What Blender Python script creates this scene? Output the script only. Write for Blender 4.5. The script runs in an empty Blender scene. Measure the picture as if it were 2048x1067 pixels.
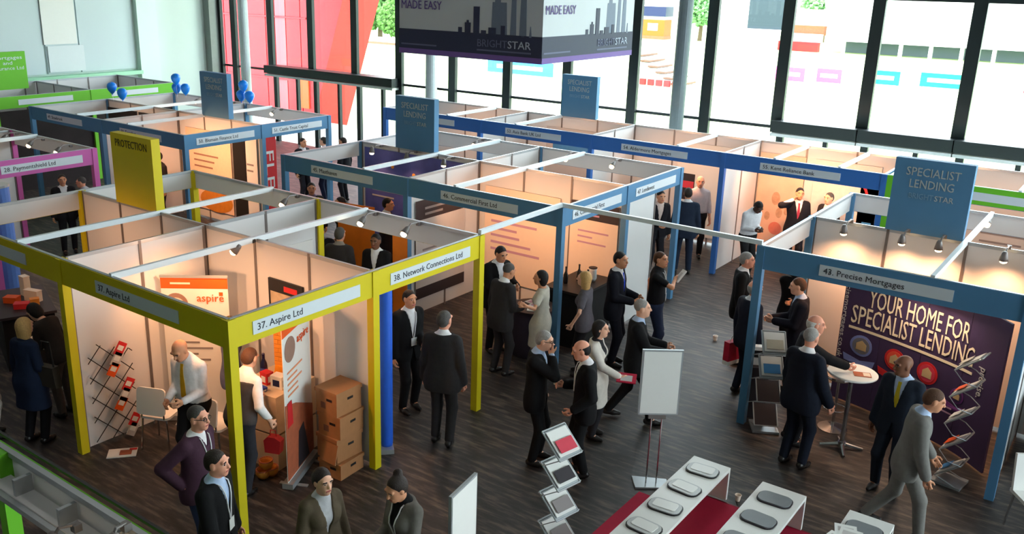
import bpy, bmesh, math, random
import numpy as np
from mathutils import Vector, Matrix

random.seed(7)
SC = bpy.context.scene
COL = SC.collection
R = math.radians

# ------------------------------------------------------------------ camera
cam_d = bpy.data.cameras.new('camera')
cam = bpy.data.objects.new('camera', cam_d)
COL.objects.link(cam)
_fw = Vector((-0.57233, 0.76363, -0.29885)); _rt = Vector((0.79599, 0.60493, 0.02132)); _up = Vector((-0.19707, 0.22568, 0.95406))
cam.matrix_world = Matrix(((_rt.x, _up.x, -_fw.x, 6.7713), (_rt.y, _up.y, -_fw.y, -5.11164), (_rt.z, _up.z, -_fw.z, 5.65481), (0, 0, 0, 1)))
cam_d.sensor_width = 36.0
cam_d.sensor_fit = 'HORIZONTAL'
cam_d.lens = 36.0 * 1821.198 / 2048
cam_d.shift_x = (1024 - 950.806) / 2048
cam_d.shift_y = (526.542 - 533.5) / 2048
cam_d.clip_end = 2000
SC.camera = cam

# ------------------------------------------------------------------ sky, exposure
SKY = 7.5
world = bpy.data.worlds.new('overcast_sky')
SC.world = world
world.use_nodes = True
bg = world.node_tree.nodes['Background']
bg.inputs[0].default_value = (0.86, 0.94, 1.0, 1)
bg.inputs[1].default_value = SKY
SC.view_settings.view_transform = 'Standard'
SC.view_settings.look = 'None'
SC.view_settings.gamma = 1.0
SC.view_settings.exposure = 0.35
SC.view_settings.use_curve_mapping = False
SC.cycles.max_bounces = 7
SC.cycles.diffuse_bounces = 3
SC.cycles.glossy_bounces = 3
SC.cycles.transparent_max_bounces = 12
SC.cycles.sample_clamp_indirect = 6.0
SPOT_W = 42.0
CEIL_W = 14.0

# ------------------------------------------------------------------ materials
MATS = {}
def lin(c):
    return tuple(((v / 255) / 12.92 if v / 255 <= 0.04045 else ((v / 255 + 0.055) / 1.055) ** 2.4) for v in c)
def mat(name, rgb, rough=0.6, metal=0.0, noise=0.06, nscale=14.0, bump=0.0, bscale=60.0, spec=0.4, emit=None, estr=0.0):
    """procedural principled material: srgb 0-255 colour broken up by noise"""
    if name in MATS: return MATS[name]
    m = bpy.data.materials.new(name); m.use_nodes = True
    nt = m.node_tree; b = nt.nodes['Principled BSDF']
    c = lin(rgb)
    b.inputs['Roughness'].default_value = rough
    b.inputs['Metallic'].default_value = metal
    b.inputs['Specular IOR Level'].default_value = spec
    tc = nt.nodes.new('ShaderNodeTexCoord')
    if noise > 0:
        n = nt.nodes.new('ShaderNodeTexNoise'); n.inputs['Scale'].default_value = nscale; n.inputs['Detail'].default_value = 3
        nt.links.new(tc.outputs['Object'], n.inputs['Vector'])
        mx = nt.nodes.new('ShaderNodeMix'); mx.data_type = 'RGBA'
        mx.inputs[6].default_value = (*[v * (1 - noise * 1.6) for v in c], 1)
        mx.inputs[7].default_value = (*[min(1, v * (1 + noise * 1.6)) for v in c], 1)
        nt.links.new(n.outputs['Fac'], mx.inputs[0])
        nt.links.new(mx.outputs[2], b.inputs['Base Color'])
    else:
        b.inputs['Base Color'].default_value = (*c, 1)
    if bump > 0:
        n2 = nt.nodes.new('ShaderNodeTexNoise'); n2.inputs['Scale'].default_value = bscale; n2.inputs['Detail'].default_value = 4
        nt.links.new(tc.outputs['Object'], n2.inputs['Vector'])
        bp = nt.nodes.new('ShaderNodeBump'); bp.inputs['Strength'].default_value = bump; bp.inputs['Distance'].default_value = 0.02
        nt.links.new(n2.outputs['Fac'], bp.inputs['Height']); nt.links.new(bp.outputs['Normal'], b.inputs['Normal'])
    if emit:
        b.inputs['Emission Color'].default_value = (*lin(emit), 1); b.inputs['Emission Strength'].default_value = estr
    MATS[name] = m
    return m

def carpet_material():
    m = bpy.data.materials.new('carpet'); m.use_nodes = True; nt = m.node_tree; b = nt.nodes['Principled BSDF']
    tc = nt.nodes.new('ShaderNodeTexCoord')
    mp = nt.nodes.new('ShaderNodeMapping'); mp.inputs['Rotation'].default_value = (0, 0, R(-38)); mp.inputs['Scale'].default_value = (1.6, 9.0, 1)
    nt.links.new(tc.outputs['Object'], mp.inputs['Vector'])
    n = nt.nodes.new('ShaderNodeTexNoise'); n.inputs['Scale'].default_value = 1.6; n.inputs['Detail'].default_value = 5; n.inputs['Roughness'].default_value = 0.6
    nt.links.new(mp.outputs[0], n.inputs['Vector'])
    cr = nt.nodes.new('ShaderNodeValToRGB')
    e = cr.color_ramp.elements
    e[0].position = 0.34; e[0].color = (*lin((26, 22, 21)), 1)
    e[1].position = 0.68; e[1].color = (*lin((104, 88, 78)), 1)
    x = cr.color_ramp.elements.new(0.5); x.color = (*lin((46, 41, 41)), 1)
    nt.links.new(n.outputs['Fac'], cr.inputs[0])
    nt.links.new(cr.outputs[0], b.inputs['Base Color'])
    b.inputs['Roughness'].default_value = 0.5
    b.inputs['Specular IOR Level'].default_value = 0.6
    n2 = nt.nodes.new('ShaderNodeTexNoise'); n2.inputs['Scale'].default_value = 180
    nt.links.new(tc.outputs['Object'], n2.inputs['Vector'])
    bp = nt.nodes.new('ShaderNodeBump'); bp.inputs['Strength'].default_value = 0.25; bp.inputs['Distance'].default_value = 0.01
    nt.links.new(n2.outputs['Fac'], bp.inputs['Height']); nt.links.new(bp.outputs['Normal'], b.inputs['Normal'])
    return m
def glass_material():
    m = bpy.data.materials.new('window_glass'); m.use_nodes = True; nt = m.node_tree
    for n in list(nt.nodes): nt.nodes.remove(n)
    out = nt.nodes.new('ShaderNodeOutputMaterial'); mix = nt.nodes.new('ShaderNodeMixShader')
    t = nt.nodes.new('ShaderNodeBsdfTransparent'); t.inputs[0].default_value = (0.95, 0.98, 0.97, 1)
    g = nt.nodes.new('ShaderNodeBsdfGlossy'); g.inputs['Roughness'].default_value = 0.02
    lw = nt.nodes.new('ShaderNodeLayerWeight'); lw.inputs[0].default_value = 0.5
    pw = nt.nodes.new('ShaderNodeMath'); pw.operation = 'POWER'; pw.inputs[1].default_value = 5.0
    ml = nt.nodes.new('ShaderNodeMath'); ml.operation = 'MULTIPLY_ADD'; ml.inputs[1].default_value = 0.7; ml.inputs[2].default_value = 0.03
    nt.links.new(lw.outputs['Facing'], pw.inputs[0]); nt.links.new(pw.outputs[0], ml.inputs[0])
    nt.links.new(ml.outputs[0], mix.inputs[0]); nt.links.new(t.outputs[0], mix.inputs[1]); nt.links.new(g.outputs[0], mix.inputs[2])
    nt.links.new(mix.outputs[0], out.inputs[0])
    return m

M_CARPET = carpet_material(); M_GLASS = glass_material()
M_PANEL = mat('white_panel', (222, 222, 222), 0.55, noise=0.015, nscale=3)
M_ALU = mat('aluminium', (176, 182, 186), 0.38, 0.55, noise=0.04)
M_ALUD = mat('aluminium_upright', (128, 122, 120), 0.45, 0.4, noise=0.05)
M_YEL = mat('yellow_foamboard', (214, 196, 10), 0.55, noise=0.03, nscale=4)
M_BLUE = mat('blue_foamboard', (80, 132, 172), 0.55, noise=0.03, nscale=4)
M_BLUE2 = mat('strong_blue_foamboard', (50, 110, 186), 0.55, noise=0.03, nscale=4)
M_PINK = mat('pink_foamboard', (204, 96, 170), 0.55, noise=0.03, nscale=4)
M_GREEN = mat('green_foamboard', (104, 188, 34), 0.55, noise=0.03, nscale=4)
M_BOARD = mat('name_board_white', (212, 220, 226), 0.5, noise=0.01)
M_INK = mat('dark_ink', (44, 48, 58), 0.6, noise=0)
M_BEAM = mat('white_beam', (226, 236, 240), 0.4, 0.1, noise=0.02)
M_DARK = mat('black_paint', (26, 26, 28), 0.5, noise=0.04)
M_MULL = mat('dark_green_grey_metal', (28, 38, 40), 0.45, 0.3, noise=0.04)
M_WALL = mat('pale_mint_wall', (206, 222, 216), 0.6, noise=0.02, nscale=1.2)
M_WHITE = mat('white_plastic', (232, 232, 228), 0.4, noise=0.01)
M_CHROME = mat('chrome', (200, 200, 202), 0.18, 0.95, noise=0.03)
M_BULB = mat('lit_bulb', (255, 230, 190), 0.4, noise=0, emit=(255, 214, 160), estr=14)

# ------------------------------------------------------------------ mesh helpers
class MB:
    def __init__(s): s.v = []; s.f = []; s.m = []
    def add(s, vs, fs, mi=0):
        o = len(s.v); s.v += [tuple(v) for v in vs]; s.f += [tuple(i + o for i in f) for f in fs]; s.m += [mi] * len(fs); return s
    def box(s, c, d, mi=0, rot=None):
        x, y, z = d[0] / 2, d[1] / 2, d[2] / 2
        vs = [Vector((a * x, b * y, e * z)) for a in (-1, 1) for b in (-1, 1) for e in (-1, 1)]
        if rot is not None: vs = [rot @ v for v in vs]
        vs = [v + Vector(c) for v in vs]
        return s.add(vs, [(0, 1, 3, 2), (4, 6, 7, 5), (0, 4, 5, 1), (2, 3, 7, 6), (0, 2, 6, 4), (1, 5, 7, 3)], mi)
    def tube(s, pts, r, n=8, mi=0, closed=False, cap=True):
        pts = [Vector(p) for p in pts]; rs = r if isinstance(r, (list, tuple)) else [r] * len(pts)
        rings = []; N = len(pts); prev = None
        for i, p in enumerate(pts):
            if closed: d = pts[(i + 1) % N] - pts[i - 1]
            else: d = pts[min(i + 1, N - 1)] - pts[max(i - 1, 0)]
            d.normalize()
            if prev is None:
                u = d.orthogonal().normalized()
            else:
                u = (prev - d * prev.dot(d)); u = u.normalized() if u.length > 1e-6 else d.orthogonal().normalized()
            prev = u; w = d.cross(u)
            rings.append([p + (u * math.cos(2 * math.pi * k / n) + w * math.sin(2 * math.pi * k / n)) * rs[i] for k in range(n)])
        vs = [v for q in rings for v in q]; fs = []
        for i in range(N if closed else N - 1):
            j = (i + 1) % N
            for k in range(n): fs.append((i * n + k, i * n + (k + 1) % n, j * n + (k + 1) % n, j * n + k))
        if cap and not closed: fs += [tuple(range(n))[::-1], tuple((N - 1) * n + k for k in range(n))]
        return s.add(vs, fs, mi)
    def lathe(s, prof, n=16, c=(0, 0, 0), mi=0, axis=None):
        vs = []; fs = []
        q = axis.to_track_quat('Z', 'Y') if axis is not None else None
        for (r, z) in prof:
            for k in range(n):
                v = Vector((r * math.cos(2 * math.pi * k / n), r * math.sin(2 * math.pi * k / n), z))
                if q: v = q @ v
                vs.append(v + Vector(c))
        for i in range(len(prof) - 1):
            for k in range(n): fs.append((i * n + k, i * n + (k + 1) % n, (i + 1) * n + (k + 1) % n, (i + 1) * n + k))
        fs += [tuple(range(n))[::-1], tuple((len(prof) - 1) * n + k for k in range(n))]
        return s.add(vs, fs, mi)
    def prism(s, poly, o, ux, uy, un, t, mi=0):
        """extrude 2d polygon lying in (ux,uy) at o by t along un"""
        o, ux, uy, un = Vector(o), Vector(ux), Vector(uy), Vector(un); n = len(poly)
        a = [o + ux * p[0] + uy * p[1] for p in poly]; b = [v + un * t for v in a]
        return s.add(a + b, [tuple(range(n))[::-1], tuple(range(n, 2 * n))] + [(i, (i + 1) % n, n + (i + 1) % n, n + i) for i in range(n)], mi)
    def mesh(s, name, mats, smooth=False):
        me = bpy.data.meshes.new(name); me.from_pydata(s.v, [], s.f)
        for m in (mats if isinstance(mats, (list, tuple)) else [mats]): me.materials.append(m)
        if any(s.m): me.polygons.foreach_set('material_index', s.m)
        if smooth: me.polygons.foreach_set('use_smooth', [True] * len(me.polygons))
        bm = bmesh.new(); bm.from_mesh(me); bmesh.ops.recalc_face_normals(bm, faces=bm.faces); bm.to_mesh(me); bm.free()
        me.update(); return me
    def obj(s, name, mats, parent=None, loc=(0, 0, 0), rotz=0, smooth=False):
        return link(name, s.mesh(name, mats, smooth), parent, loc, rotz)

def link(name, data, parent=None, loc=(0, 0, 0), rotz=0):
    o = bpy.data.objects.new(name, data); COL.objects.link(o)
    if parent: o.parent = parent
    o.location = loc; o.rotation_euler = (0, 0, rotz); return o
def tag(o, label=None, cat=None, group=None, kind=None):
    if label: o['label'] = label
    if cat: o['category'] = cat
    if group: o['group'] = group
    if kind: o['kind'] = kind
    return o
def thing(name, label, cat, loc=(0, 0, 0), rotz=0, group=None):
    return tag(link(name, None, None, loc, rotz), label, cat, group)
def copy_tree(o, parent=None):
    c = o.copy(); COL.objects.link(c); c.parent = parent
    for ch in list(o.children): copy_tree(ch, c)
    return c
_boxes = {}
def boxmesh(name, d, m):
    k = (tuple(round(v, 4) for v in d), m.name)
    if k not in _boxes: _boxes[k] = MB().box((0, 0, 0), d).mesh(name, m)
    return _boxes[k]
def pbox(name, c, d, m, parent=None, root=(0, 0, 0)):
    """a box part at world point c under a parent that stands unrotated at root"""
    return link(name, boxmesh(name, d, m), parent, Vector(c) - Vector(root))
def text_geo(txt, size, align='LEFT', extrude=0.002):
    cu = bpy.data.curves.new('lettering', 'FONT'); cu.body = txt; cu.size = size; cu.align_x = align; cu.extrude = extrude; cu.resolution_u = 2
    o = bpy.data.objects.new('lettering', cu); COL.objects.link(o)
    dg = bpy.context.evaluated_depsgraph_get(); me = bpy.data.meshes.new_from_object(o.evaluated_get(dg))
    bpy.data.objects.remove(o); bpy.data.curves.remove(cu); return me
def lettering(txt, size, m, o, ux, uy, parent=None, root=(0, 0, 0), align='LEFT', width=None, bend=None, name='lettering', ext=0.002):
    """flat letters standing on the surface at o, running along ux with uy up"""
    me = text_geo(txt, size, align, ext)
    n = len(me.vertices); co = np.empty(n * 3); me.vertices.foreach_get('co', co); co = co.reshape(-1, 3)
    if width:
        w = co[:, 0].max() - co[:, 0].min(); co[:, 0] *= width / max(w, 1e-6)
    ux, uy = Vector(ux).normalized(), Vector(uy).normalized(); un = ux.cross(uy)
    if bend: P = np.array([bend(a, b, c) for a, b, c in co])
    else: P = np.array(Vector(o) - Vector(root)) + co[:, :1] * np.array(ux) + co[:, 1:2] * np.array(uy) + co[:, 2:3] * np.array(un)
    me.vertices.foreach_set('co', P.ravel()); me.materials.clear(); me.materials.append(m); me.update()
    return tag(link(name, me, parent), kind='stuff')

# ------------------------------------------------------------------ the hall
H = 2.49
XL, XR, YB, YW, ZC = -21.4, 17.0, -10.0, 16.4, 8.2
tag(pbox('floor', ((XL + XR) / 2, (YB + YW) / 2, -0.1), (XR - XL, YW - YB, 0.2), M_CARPET), 'dark grey streaked carpet covering the hall floor', 'floor', kind='structure')
tag(pbox('ceiling', ((XL + XR) / 2, (YB + YW) / 2, ZC + 0.1), (XR - XL, YW - YB, 0.2), mat('ceiling_paint', (96, 100, 104), 0.7)), 'plain pale ceiling of the hall', 'ceiling', kind='structure')
wl = tag(pbox('wall_left', (XL - 0.1, (YB + YW) / 2, ZC / 2), (0.2, YW - YB, ZC), M_WALL), 'pale mint end wall behind the green stand', 'wall', kind='structure')
tag(pbox('wall_back', ((XL + XR) / 2, YB - 0.1, ZC / 2), (XR - XL, 0.2, ZC), mat('grey_back_wall', (112, 114, 116), 0.7)), 'pale wall behind the balcony', 'wall', kind='structure')
def wpart(name, c, d, m): return link(name, boxmesh(name, d, m), wl, Vector(c) - wl.location)
M_WALL2 = mat('blue_grey_panelling', (196, 210, 214), 0.35, noise=0.015, nscale=1)
for y0, y1 in ((4.0, 6.9), (6.93, 9.85), (9.9, 11.0), (11.03, 13.0)):
    wpart('wall_panel', (XL + 0.03, (y0 + y1) / 2, 5.3), (0.06, y1 - y0 - 0.02, 5.6), M_WALL2)
wpart('pilaster', (XL + 0.12, 13.45, 4.1), (0.24, 0.75, 8.2), mat('mint_pilaster', (214, 238, 226), 0.5, noise=0.01))
wpart('ledge', (XL + 0.15, 9.0, 2.38), (0.3, 8.2, 0.12), mat('mint_ledge', (168, 226, 190), 0.5, noise=0.01))
wpart('wall_panel', (XL + 0.05, 14.9, 4.1), (0.04, 2.0, 8.0), M_WALL)
wpart('projection_screen', (XL + 0.09, 10.4, 4.4), (0.04, 1.1, 2.0), M_WHITE)
wpart('projection_screen', (XL + 0.085, 10.55, 2.95), (0.04, 1.2, 0.8), mat('pale_screen', (214, 222, 226), 0.3, noise=0.01))
wpart('corner_post', (XL + 0.2, 16.05, 4.1), (0.4, 0.4, 8.2), mat('grey_steel_post', (128, 134, 132), 0.5, 0.2))

# glazed wall: one bay after another, deep mullions, thin transoms, two entrance portals with a heavy beam
mull = [-21.0, -20.2, -18.25, -16.25, -14.25, -12.35, -10.25, -8.28, -6.3, -4.32, -2.3, -0.5, 1.42, 3.36, 5.35, 7.35, 9.35, 11.35, 13.35, 15.35, 17.0]
def portal(x): return -18.3 <= x < -12.4 or x >= -0.6
ZT, ZU = 2.5, 5.45
for i in range(len(mull) - 1):
    a, b = mull[i], mull[i + 1]; p = portal(a); w = b - a
    win = tag(link('window_%d' % (i + 1), None, None, ((a + b) / 2, YW, 0)), kind='structure')
    def wp(name, c, d, m): return link(name, boxmesh(name, d, m), win, Vector(c) - Vector(((a + b) / 2, YW, 0)))
    wp('mullion', (a, YW - 0.12, ((ZT if p else 0) + ZC) / 2), (0.26, 0.12, ZC - (ZT if p else 0)), M_MULL)
    wp('pane', ((a + b) / 2, YW, (ZT + ZU) / 2), (w - 0.09, 0.012, ZU - ZT - 0.1), M_GLASS)
    wp('pane', ((a + b) / 2, YW, (ZU + ZC) / 2), (w - 0.09, 0.012, ZC - ZU - 0.1), M_GLASS)
    wp('transom', ((a + b) / 2, YW - 0.06, ZU), (w, 0.16, 0.12), M_MULL)
    if p:
        wp('portal_beam', ((a + b) / 2, YW - 0.25, ZT + 0.02), (w + 0.02, 0.5, 0.26), M_MULL)
        wp('portal_lip', ((a + b) / 2, YW - 0.3, ZT - 0.17), (w + 0.02, 0.35, 0.07), M_ALU)
        for k in (0.0, 0.55):
            wp('door_post', (a + w * k + 0.1, YW - 0.05, ZT / 2 - 0.1), (0.1 if k else 0.16, 0.12, ZT - 0.2), M_MULL)
        wp('pane', (a + w * 0.3, YW, 1.16), (w * 0.5, 0.012, 2.2), M_GLASS)
        wp('pane', (a + w * 0.8, YW, 1.16), (w * 0.4, 0.012, 2.2), M_GLASS)
    else:
        wp('transom', ((a + b) / 2, YW - 0.03, ZT - 0.05), (w, 0.08, 0.07), M_MULL)
        wp('pane', ((a + b) / 2, YW, 1.22), (w - 0.09, 0.012, 2.36), M_GLASS)
for k, (x, lab) in enumerate(((-18.9, 'nearest the red building'), (-10.55, 'under the left edge of the hanging banner'), (-2.75, 'right of the hanging banner'))):
    tag(MB().lathe([(0.17, 0), (0.17, ZC)], 20).obj('column', mat('pale_grey_column', (176, 188, 192), 0.4, 0.15) if x < -5 else mat('backlit_shade_column', (92, 104, 110), 0.4, 0.15), None, (x, YW - 0.75, 0), smooth=False), ('round pale grey steel column by the glazing ' if x < -5 else 'round steel column painted in backlit shade by the glazing ') + lab, 'column')  # right-hand column gets a darker colour for its backlit shade
# side glazing beyond the right of the picture lets the same daylight in
wr = tag(link('window_30', None, None, (XR, (YB + YW) / 2, 0)), kind='structure')
for y in range(-8, 17, 3): link('mullion', boxmesh('mullion', (0.3, 0.09, ZC), M_MULL), wr, (0, y - (YB + YW) / 2, ZC / 2))
for y in range(1, 14, 3): link('pane', boxmesh('pane', (0.012, 2.9, ZC - 0.1), M_GLASS), wr, (0, y + 1.5 - (YB + YW) / 2, ZC / 2))
link('wall_panel', boxmesh('wall_panel', (.2, 11.0, ZC), mat('grey_back_wall', (112, 114, 116), 0.7)), wr, (0, YB + 5.5 - (YB + YW) / 2, ZC / 2))
# unseen ceiling luminaires, added above the picture to lift the ambient light
lum = MB().box((0, 0, 0), (1.6, 0.5, 0.08)).mesh('housing', M_WHITE)
dif = MB().box((0, 0, -0.045), (1.5, 0.42, 0.02)).mesh('diffuser', mat('lit_diffuser', (250, 250, 245), 0.5, noise=0, emit=(255, 250, 240), estr=3))
for i, x in enumerate((-17, -10.5, -4, 2.5, 9)):
    for j, y in enumerate((-6, 0.5, 7)):
        t = thing('ceiling_fill_light', 'long unseen ceiling fill light added %s, %s from mint wall' % (('behind the balcony', 'over the yellow stand row', 'over the blue stand row')[j], ('first', 'second', 'third', 'fourth', 'fifth')[i]), 'ceiling light', (x, y, ZC - 0.05), 0, 'added ceiling fill lights')
        link('housing', lum, t); link('diffuser', dif, t)
        ld = bpy.data.lights.new('ceiling_fill_lamp', 'AREA'); ld.shape = 'RECTANGLE'; ld.size = 1.5; ld.size_y = 0.42; ld.energy = CEIL_W; ld.color = (1.0, 0.97, 0.93)
        link('ceiling_fill_lamp', ld, t, (0, 0, -0.07))

# ------------------------------------------------------------------ exhibition stands (shell scheme)
NUM = {0: 'first', 1: 'second', 2: 'third', 3: 'fourth', 4: 'fifth', 5: 'sixth'}
FH = 0.30   # fascia height
def wall_run(root, ax, fixed, a, b, z1=H, skip=()):
    """one metre panels between uprights, along 'x' or 'y'"""
    o = root.location; n = max(1, round(b - a)); st = (b - a) / n
    for i in range(n):
        if i in skip: continue
        c = a + st * (i + .5)
        if ax == 'x': pbox('wall_panel', (c, fixed, z1 / 2), (st - 0.035, 0.012, z1 - 0.08), M_PANEL, root, o)
        else: pbox('wall_panel', (fixed, c, z1 / 2), (0.012, st - 0.035, z1 - 0.08), M_PANEL, root, o)
    for i in range(n + 1):
        c = a + st * i
        pbox('upright', (c, fixed, z1 / 2) if ax == 'x' else (fixed, c, z1 / 2), (0.036, 0.036, z1), M_ALUD, root, o)
    if ax == 'x': pbox('top_rail', ((a + b) / 2, fixed, z1 - 0.02), (b - a, 0.03, 0.045), M_ALU, root, o)
    else: pbox('top_rail', (fixed, (a + b) / 2, z1 - 0.02), (0.03, b - a, 0.045), M_ALU, root, o)
def fascia(root, ax, fixed, a, b, side, m, txt=None, board=True, bw=1.5, align='LEFT'):
    """coloured fascia between a and b; side = +1/-1 is the outward direction; white back"""
    o = root.location; c = (a + b) / 2; L = b - a
    z = H - FH / 2
    if ax == 'x':
        pbox('fascia_board', (c, fixed + side * 0.03, z), (L, 0.012, FH), m, root, o)
        pbox('fascia_back', (c, fixed + side * 0.012, z), (L - 0.02, 0.02, FH - 0.02), M_PANEL, root, o)
        pbox('top_rail', (c, fixed, H - 0.015), (L, 0.04, 0.04), M_ALU, root, o)
    else:
        pbox('fascia_board', (fixed + side * 0.03, c, z), (0.012, L, FH), m, root, o)
        pbox('fascia_back', (fixed + side * 0.012, c, z), (0.02, L - 0.02, FH - 0.02), M_PANEL, root, o)
        pbox('top_rail', (fixed, c, H - 0.015), (0.04, L, 0.04), M_ALU, root, o)
    if not board: return
    if ax == 'x':
        bo = pbox('name_board', (c, fixed + side * 0.04, z - 0.01), (bw, 0.008, 0.14), M_BOARD, root, o)
        ux = (1, 0, 0) if side < 0 else (-1, 0, 0); st = Vector((c - ux[0] * (bw / 2 - 0.05), fixed + side * 0.0455, z - 0.045))
    else:
        bo = pbox('name_board', (fixed + side * 0.04, c, z - 0.01), (0.008, bw, 0.14), M_BOARD, root, o)
        ux = (0, 1, 0) if side > 0 else (0, -1, 0); st = Vector((fixed + side * 0.0455, c - ux[1] * (bw / 2 - 0.05), z - 0.045))
    if txt: lettering(txt, 0.105, M_INK, st, ux, (0, 0, 1), bo, Vector(root.location) + bo.location, ext=0.0015)
def post(root, x, y, m, w=0.1):
    pbox('corner_post', (x, y, H / 2), (w, w, H), m, root, root.location)
def beam(root, x, y0, y1):
    pbox('cross_beam', (x, (y0 + y1) / 2, H - 0.005), (0.05, y1 - y0, 0.07), M_BEAM, root, root.location)
def island(label, x0, x1, y0, y1, m, front=(None, None), right=(None, None), beams=(), rdark=False):
    root = thing('exhibition_stand', label, 'exhibition stand', ((x0 + x1) / 2, (y0 + y1) / 2, 0), 0, 'shell scheme stands')
    xm, ym = (x0 + x1) / 2, (y0 + y1) / 2
    wall_run(root, 'x', ym, x0 + .05, x1 - .05); wall_run(root, 'y', xm, y0 + .06, ym - .05); wall_run(root, 'y', xm, ym + .05, y1 - .06)
    fascia(root, 'x', y0, x0, xm, -1, m, front[0]); fascia(root, 'x', y0, xm, x1, -1, m, front[1])
    fascia(root, 'x', y1, x0, xm, 1, m); fascia(root, 'x', y1, xm, x1, 1, m)
    fascia(root, 'y', x1, y0, ym, 1, m, right[0]); fascia(root, 'y', x1, ym, y1, 1, m, right[1])
    fascia(root, 'y', x0, y0, ym, -1, m); fascia(root, 'y', x0, ym, y1, -1, m)
    for x in (x0, xm, x1):
        for y in (y0, y1): post(root, x, y, m)
    post(root, x0, ym, m); post(root, x1, ym, m)
    for x in beams: beam(root, x, y0, y1)
    return root
ST_Y = island('yellow fascia exhibition stand in the left foreground', -6, 0, 0, 4, M_YEL, ('36. Linear', '37. Aspire Ltd'), ('37. Aspire Ltd', '38. Network Connections Ltd'), (-4, -2))
ST_T = island('blue fascia exhibition stand in the middle behind the yellow stand', -6, 0, 6, 10, M_BLUE, ('45. Masthaven', '46. Commercial First Ltd'), ('46. Commercial First', '47. Lendinvest'), (-4, -2))
ST_R = island('blue fascia exhibition stand with purple display at the right', 3, 9, 6, 10, M_BLUE, ('43. Precise Mortgages', None), (None, None), (5, 7))
ST_L = island('blue fascia exhibition stand at the left below the blue balloons', -15, -9, 6, 10, M_BLUE, ('49. Shawbrook', '50. Together'), ('50. Blemain Finance Ltd', '51. Castle Trust Capital'), (-13, -11))
ST_P = island('pink fascia exhibition stand at the left edge', -15, -9, 0, 4, M_PINK, (None, None), (None, '28. Paymentshield Ltd'), (-13, -11))
# long blue row under the windows
def row_stand(label, x0, n, y0, y1, m, texts, beams):
    root = thing('exhibition_stand', label, 'exhibition stand', (x0 + 1.5 * n, (y0 + y1) / 2, 0), 0, 'shell scheme stands')
    x1 = x0 + 3 * n
    wall_run(root, 'x', y1, x0 + .02, x1 - .02)
    for i in range(n):
        fascia(root, 'x', y0, x0 + 3 * i, x0 + 3 * i + 3, -1, m, texts[i])
    for i in range(n + 1):
        if 0 < i < n: wall_run(root, 'y', x0 + 3 * i, y0 + .06, y1 - .05)
        post(root, x0 + 3 * i, y0, m)
    for e, s in ((x0, -1), (x1, 1)):
        fascia(root, 'y', e, y0, y1, s, m, board=False); post(root, e, y1, m)
    for x in beams: beam(root, x, y0, y1)
    return root
ST_B = row_stand('long blue fascia exhibition stand under the windows', -9, 4, 12, 14, M_BLUE2, ('52. Pepper', '53. Axis Bank UK Ltd', '54. Aldermore Mortgages', '55. Kent Reliance Bank'), (-7, -5, -1, 1, 2.2))
ST_G = row_stand('green fascia exhibition stand behind the right-hand blue sign', 3.1, 2, 12, 14, M_GREEN, (None, None), (5.1, 7.1))
# green stand along the left wall
gr = thing('exhibition_stand', 'green fascia exhibition stand against the mint wall at far left', 'exhibition stand', (-18.5, 8.0, 0), 0, 'shell scheme stands')
for a, b in ((3.4, 6.1), (6.1, 8.75), (8.75, 11.4)):
    fascia(gr, 'y', -17, a, b, 1, M_GREEN, None); post(gr, -17, a, M_GREEN)
    wall_run(gr, 'x', b, -19.9, -17.05)
post(gr, -17, 11.4, M_GREEN); wall_run(gr, 'y', -19.95, 3.4, 11.4)
fascia(gr, 'x', 11.4, -20, -17, 1, M_GREEN, board=False)
for a, b in ((3.45, 6.05), (6.15, 8.7), (8.8, 11.35)): pbox('drape', (-17.03, (a + b) / 2, 1.06), (.03, b - a, 2.12), mat('dark_brown_drape', (40, 32, 34), .9, noise=.25, nscale=3), gr, gr.location)
# near green stand cut off by the lower left corner: its fascia is seen from behind
ng = thing('exhibition_stand', 'green posted stand cut off by the lower left corner', 'exhibition stand', (0.9, -3.6, 0), 0, 'shell scheme stands')
fascia(ng, 'x', -2.56, -0.9, 0.85, 1, M_GREEN, board=False); fascia(ng, 'x', -2.56, 0.85, 2.6, 1, M_GREEN, board=False)
post(ng, -0.9, -2.56, M_GREEN); post(ng, 0.86, -2.6, M_GREEN); post(ng, 2.6, -2.56, M_GREEN)
pbox('cable_tray', (0.9, -2.73, H - 0.2), (3.3, 0.04, 0.04), M_ALU, ng, ng.location); pbox('added_pale_shelf', (0.87, -2.645, H - 0.18), (3.36, 0.13, 0.02), M_PANEL, ng, ng.location)  # pale shelf added so this band reads lighter from above
for x in (1.2, 1.75, 2.25): pbox('bracket', (x, -2.64, H - 0.11), (0.03, 0.12, 0.12), M_ALU, ng, ng.location)
pbox('top_rail', (0.85, -2.49, H + 0.02), (3.5, 0.02, 0.02), M_DARK, ng, ng.location)
wall_run(ng, 'x', -4.6, -0.9, 0.0)
# tie beams spanning the aisles
tie = [((0, 4.0), (0, 6.0), 'yellow and middle blue stands'), ((0, 6.0), (3, 6.0), 'middle and right blue stands')]
for (a, b, lab) in tie:
    d = Vector((b[0] - a[0], b[1] - a[1], 0)); L = d.length
    t = MB().box((0, 0, 0), (L, 0.05, 0.06)).obj('tie_beam', M_BEAM, None, ((a[0] + b[0]) / 2, (a[1] + b[1]) / 2, H + 0.035), math.atan2(d.y, d.x))
    tag(t, 'white aluminium tie beam spanning the aisle between the ' + lab, 'beam')

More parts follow.
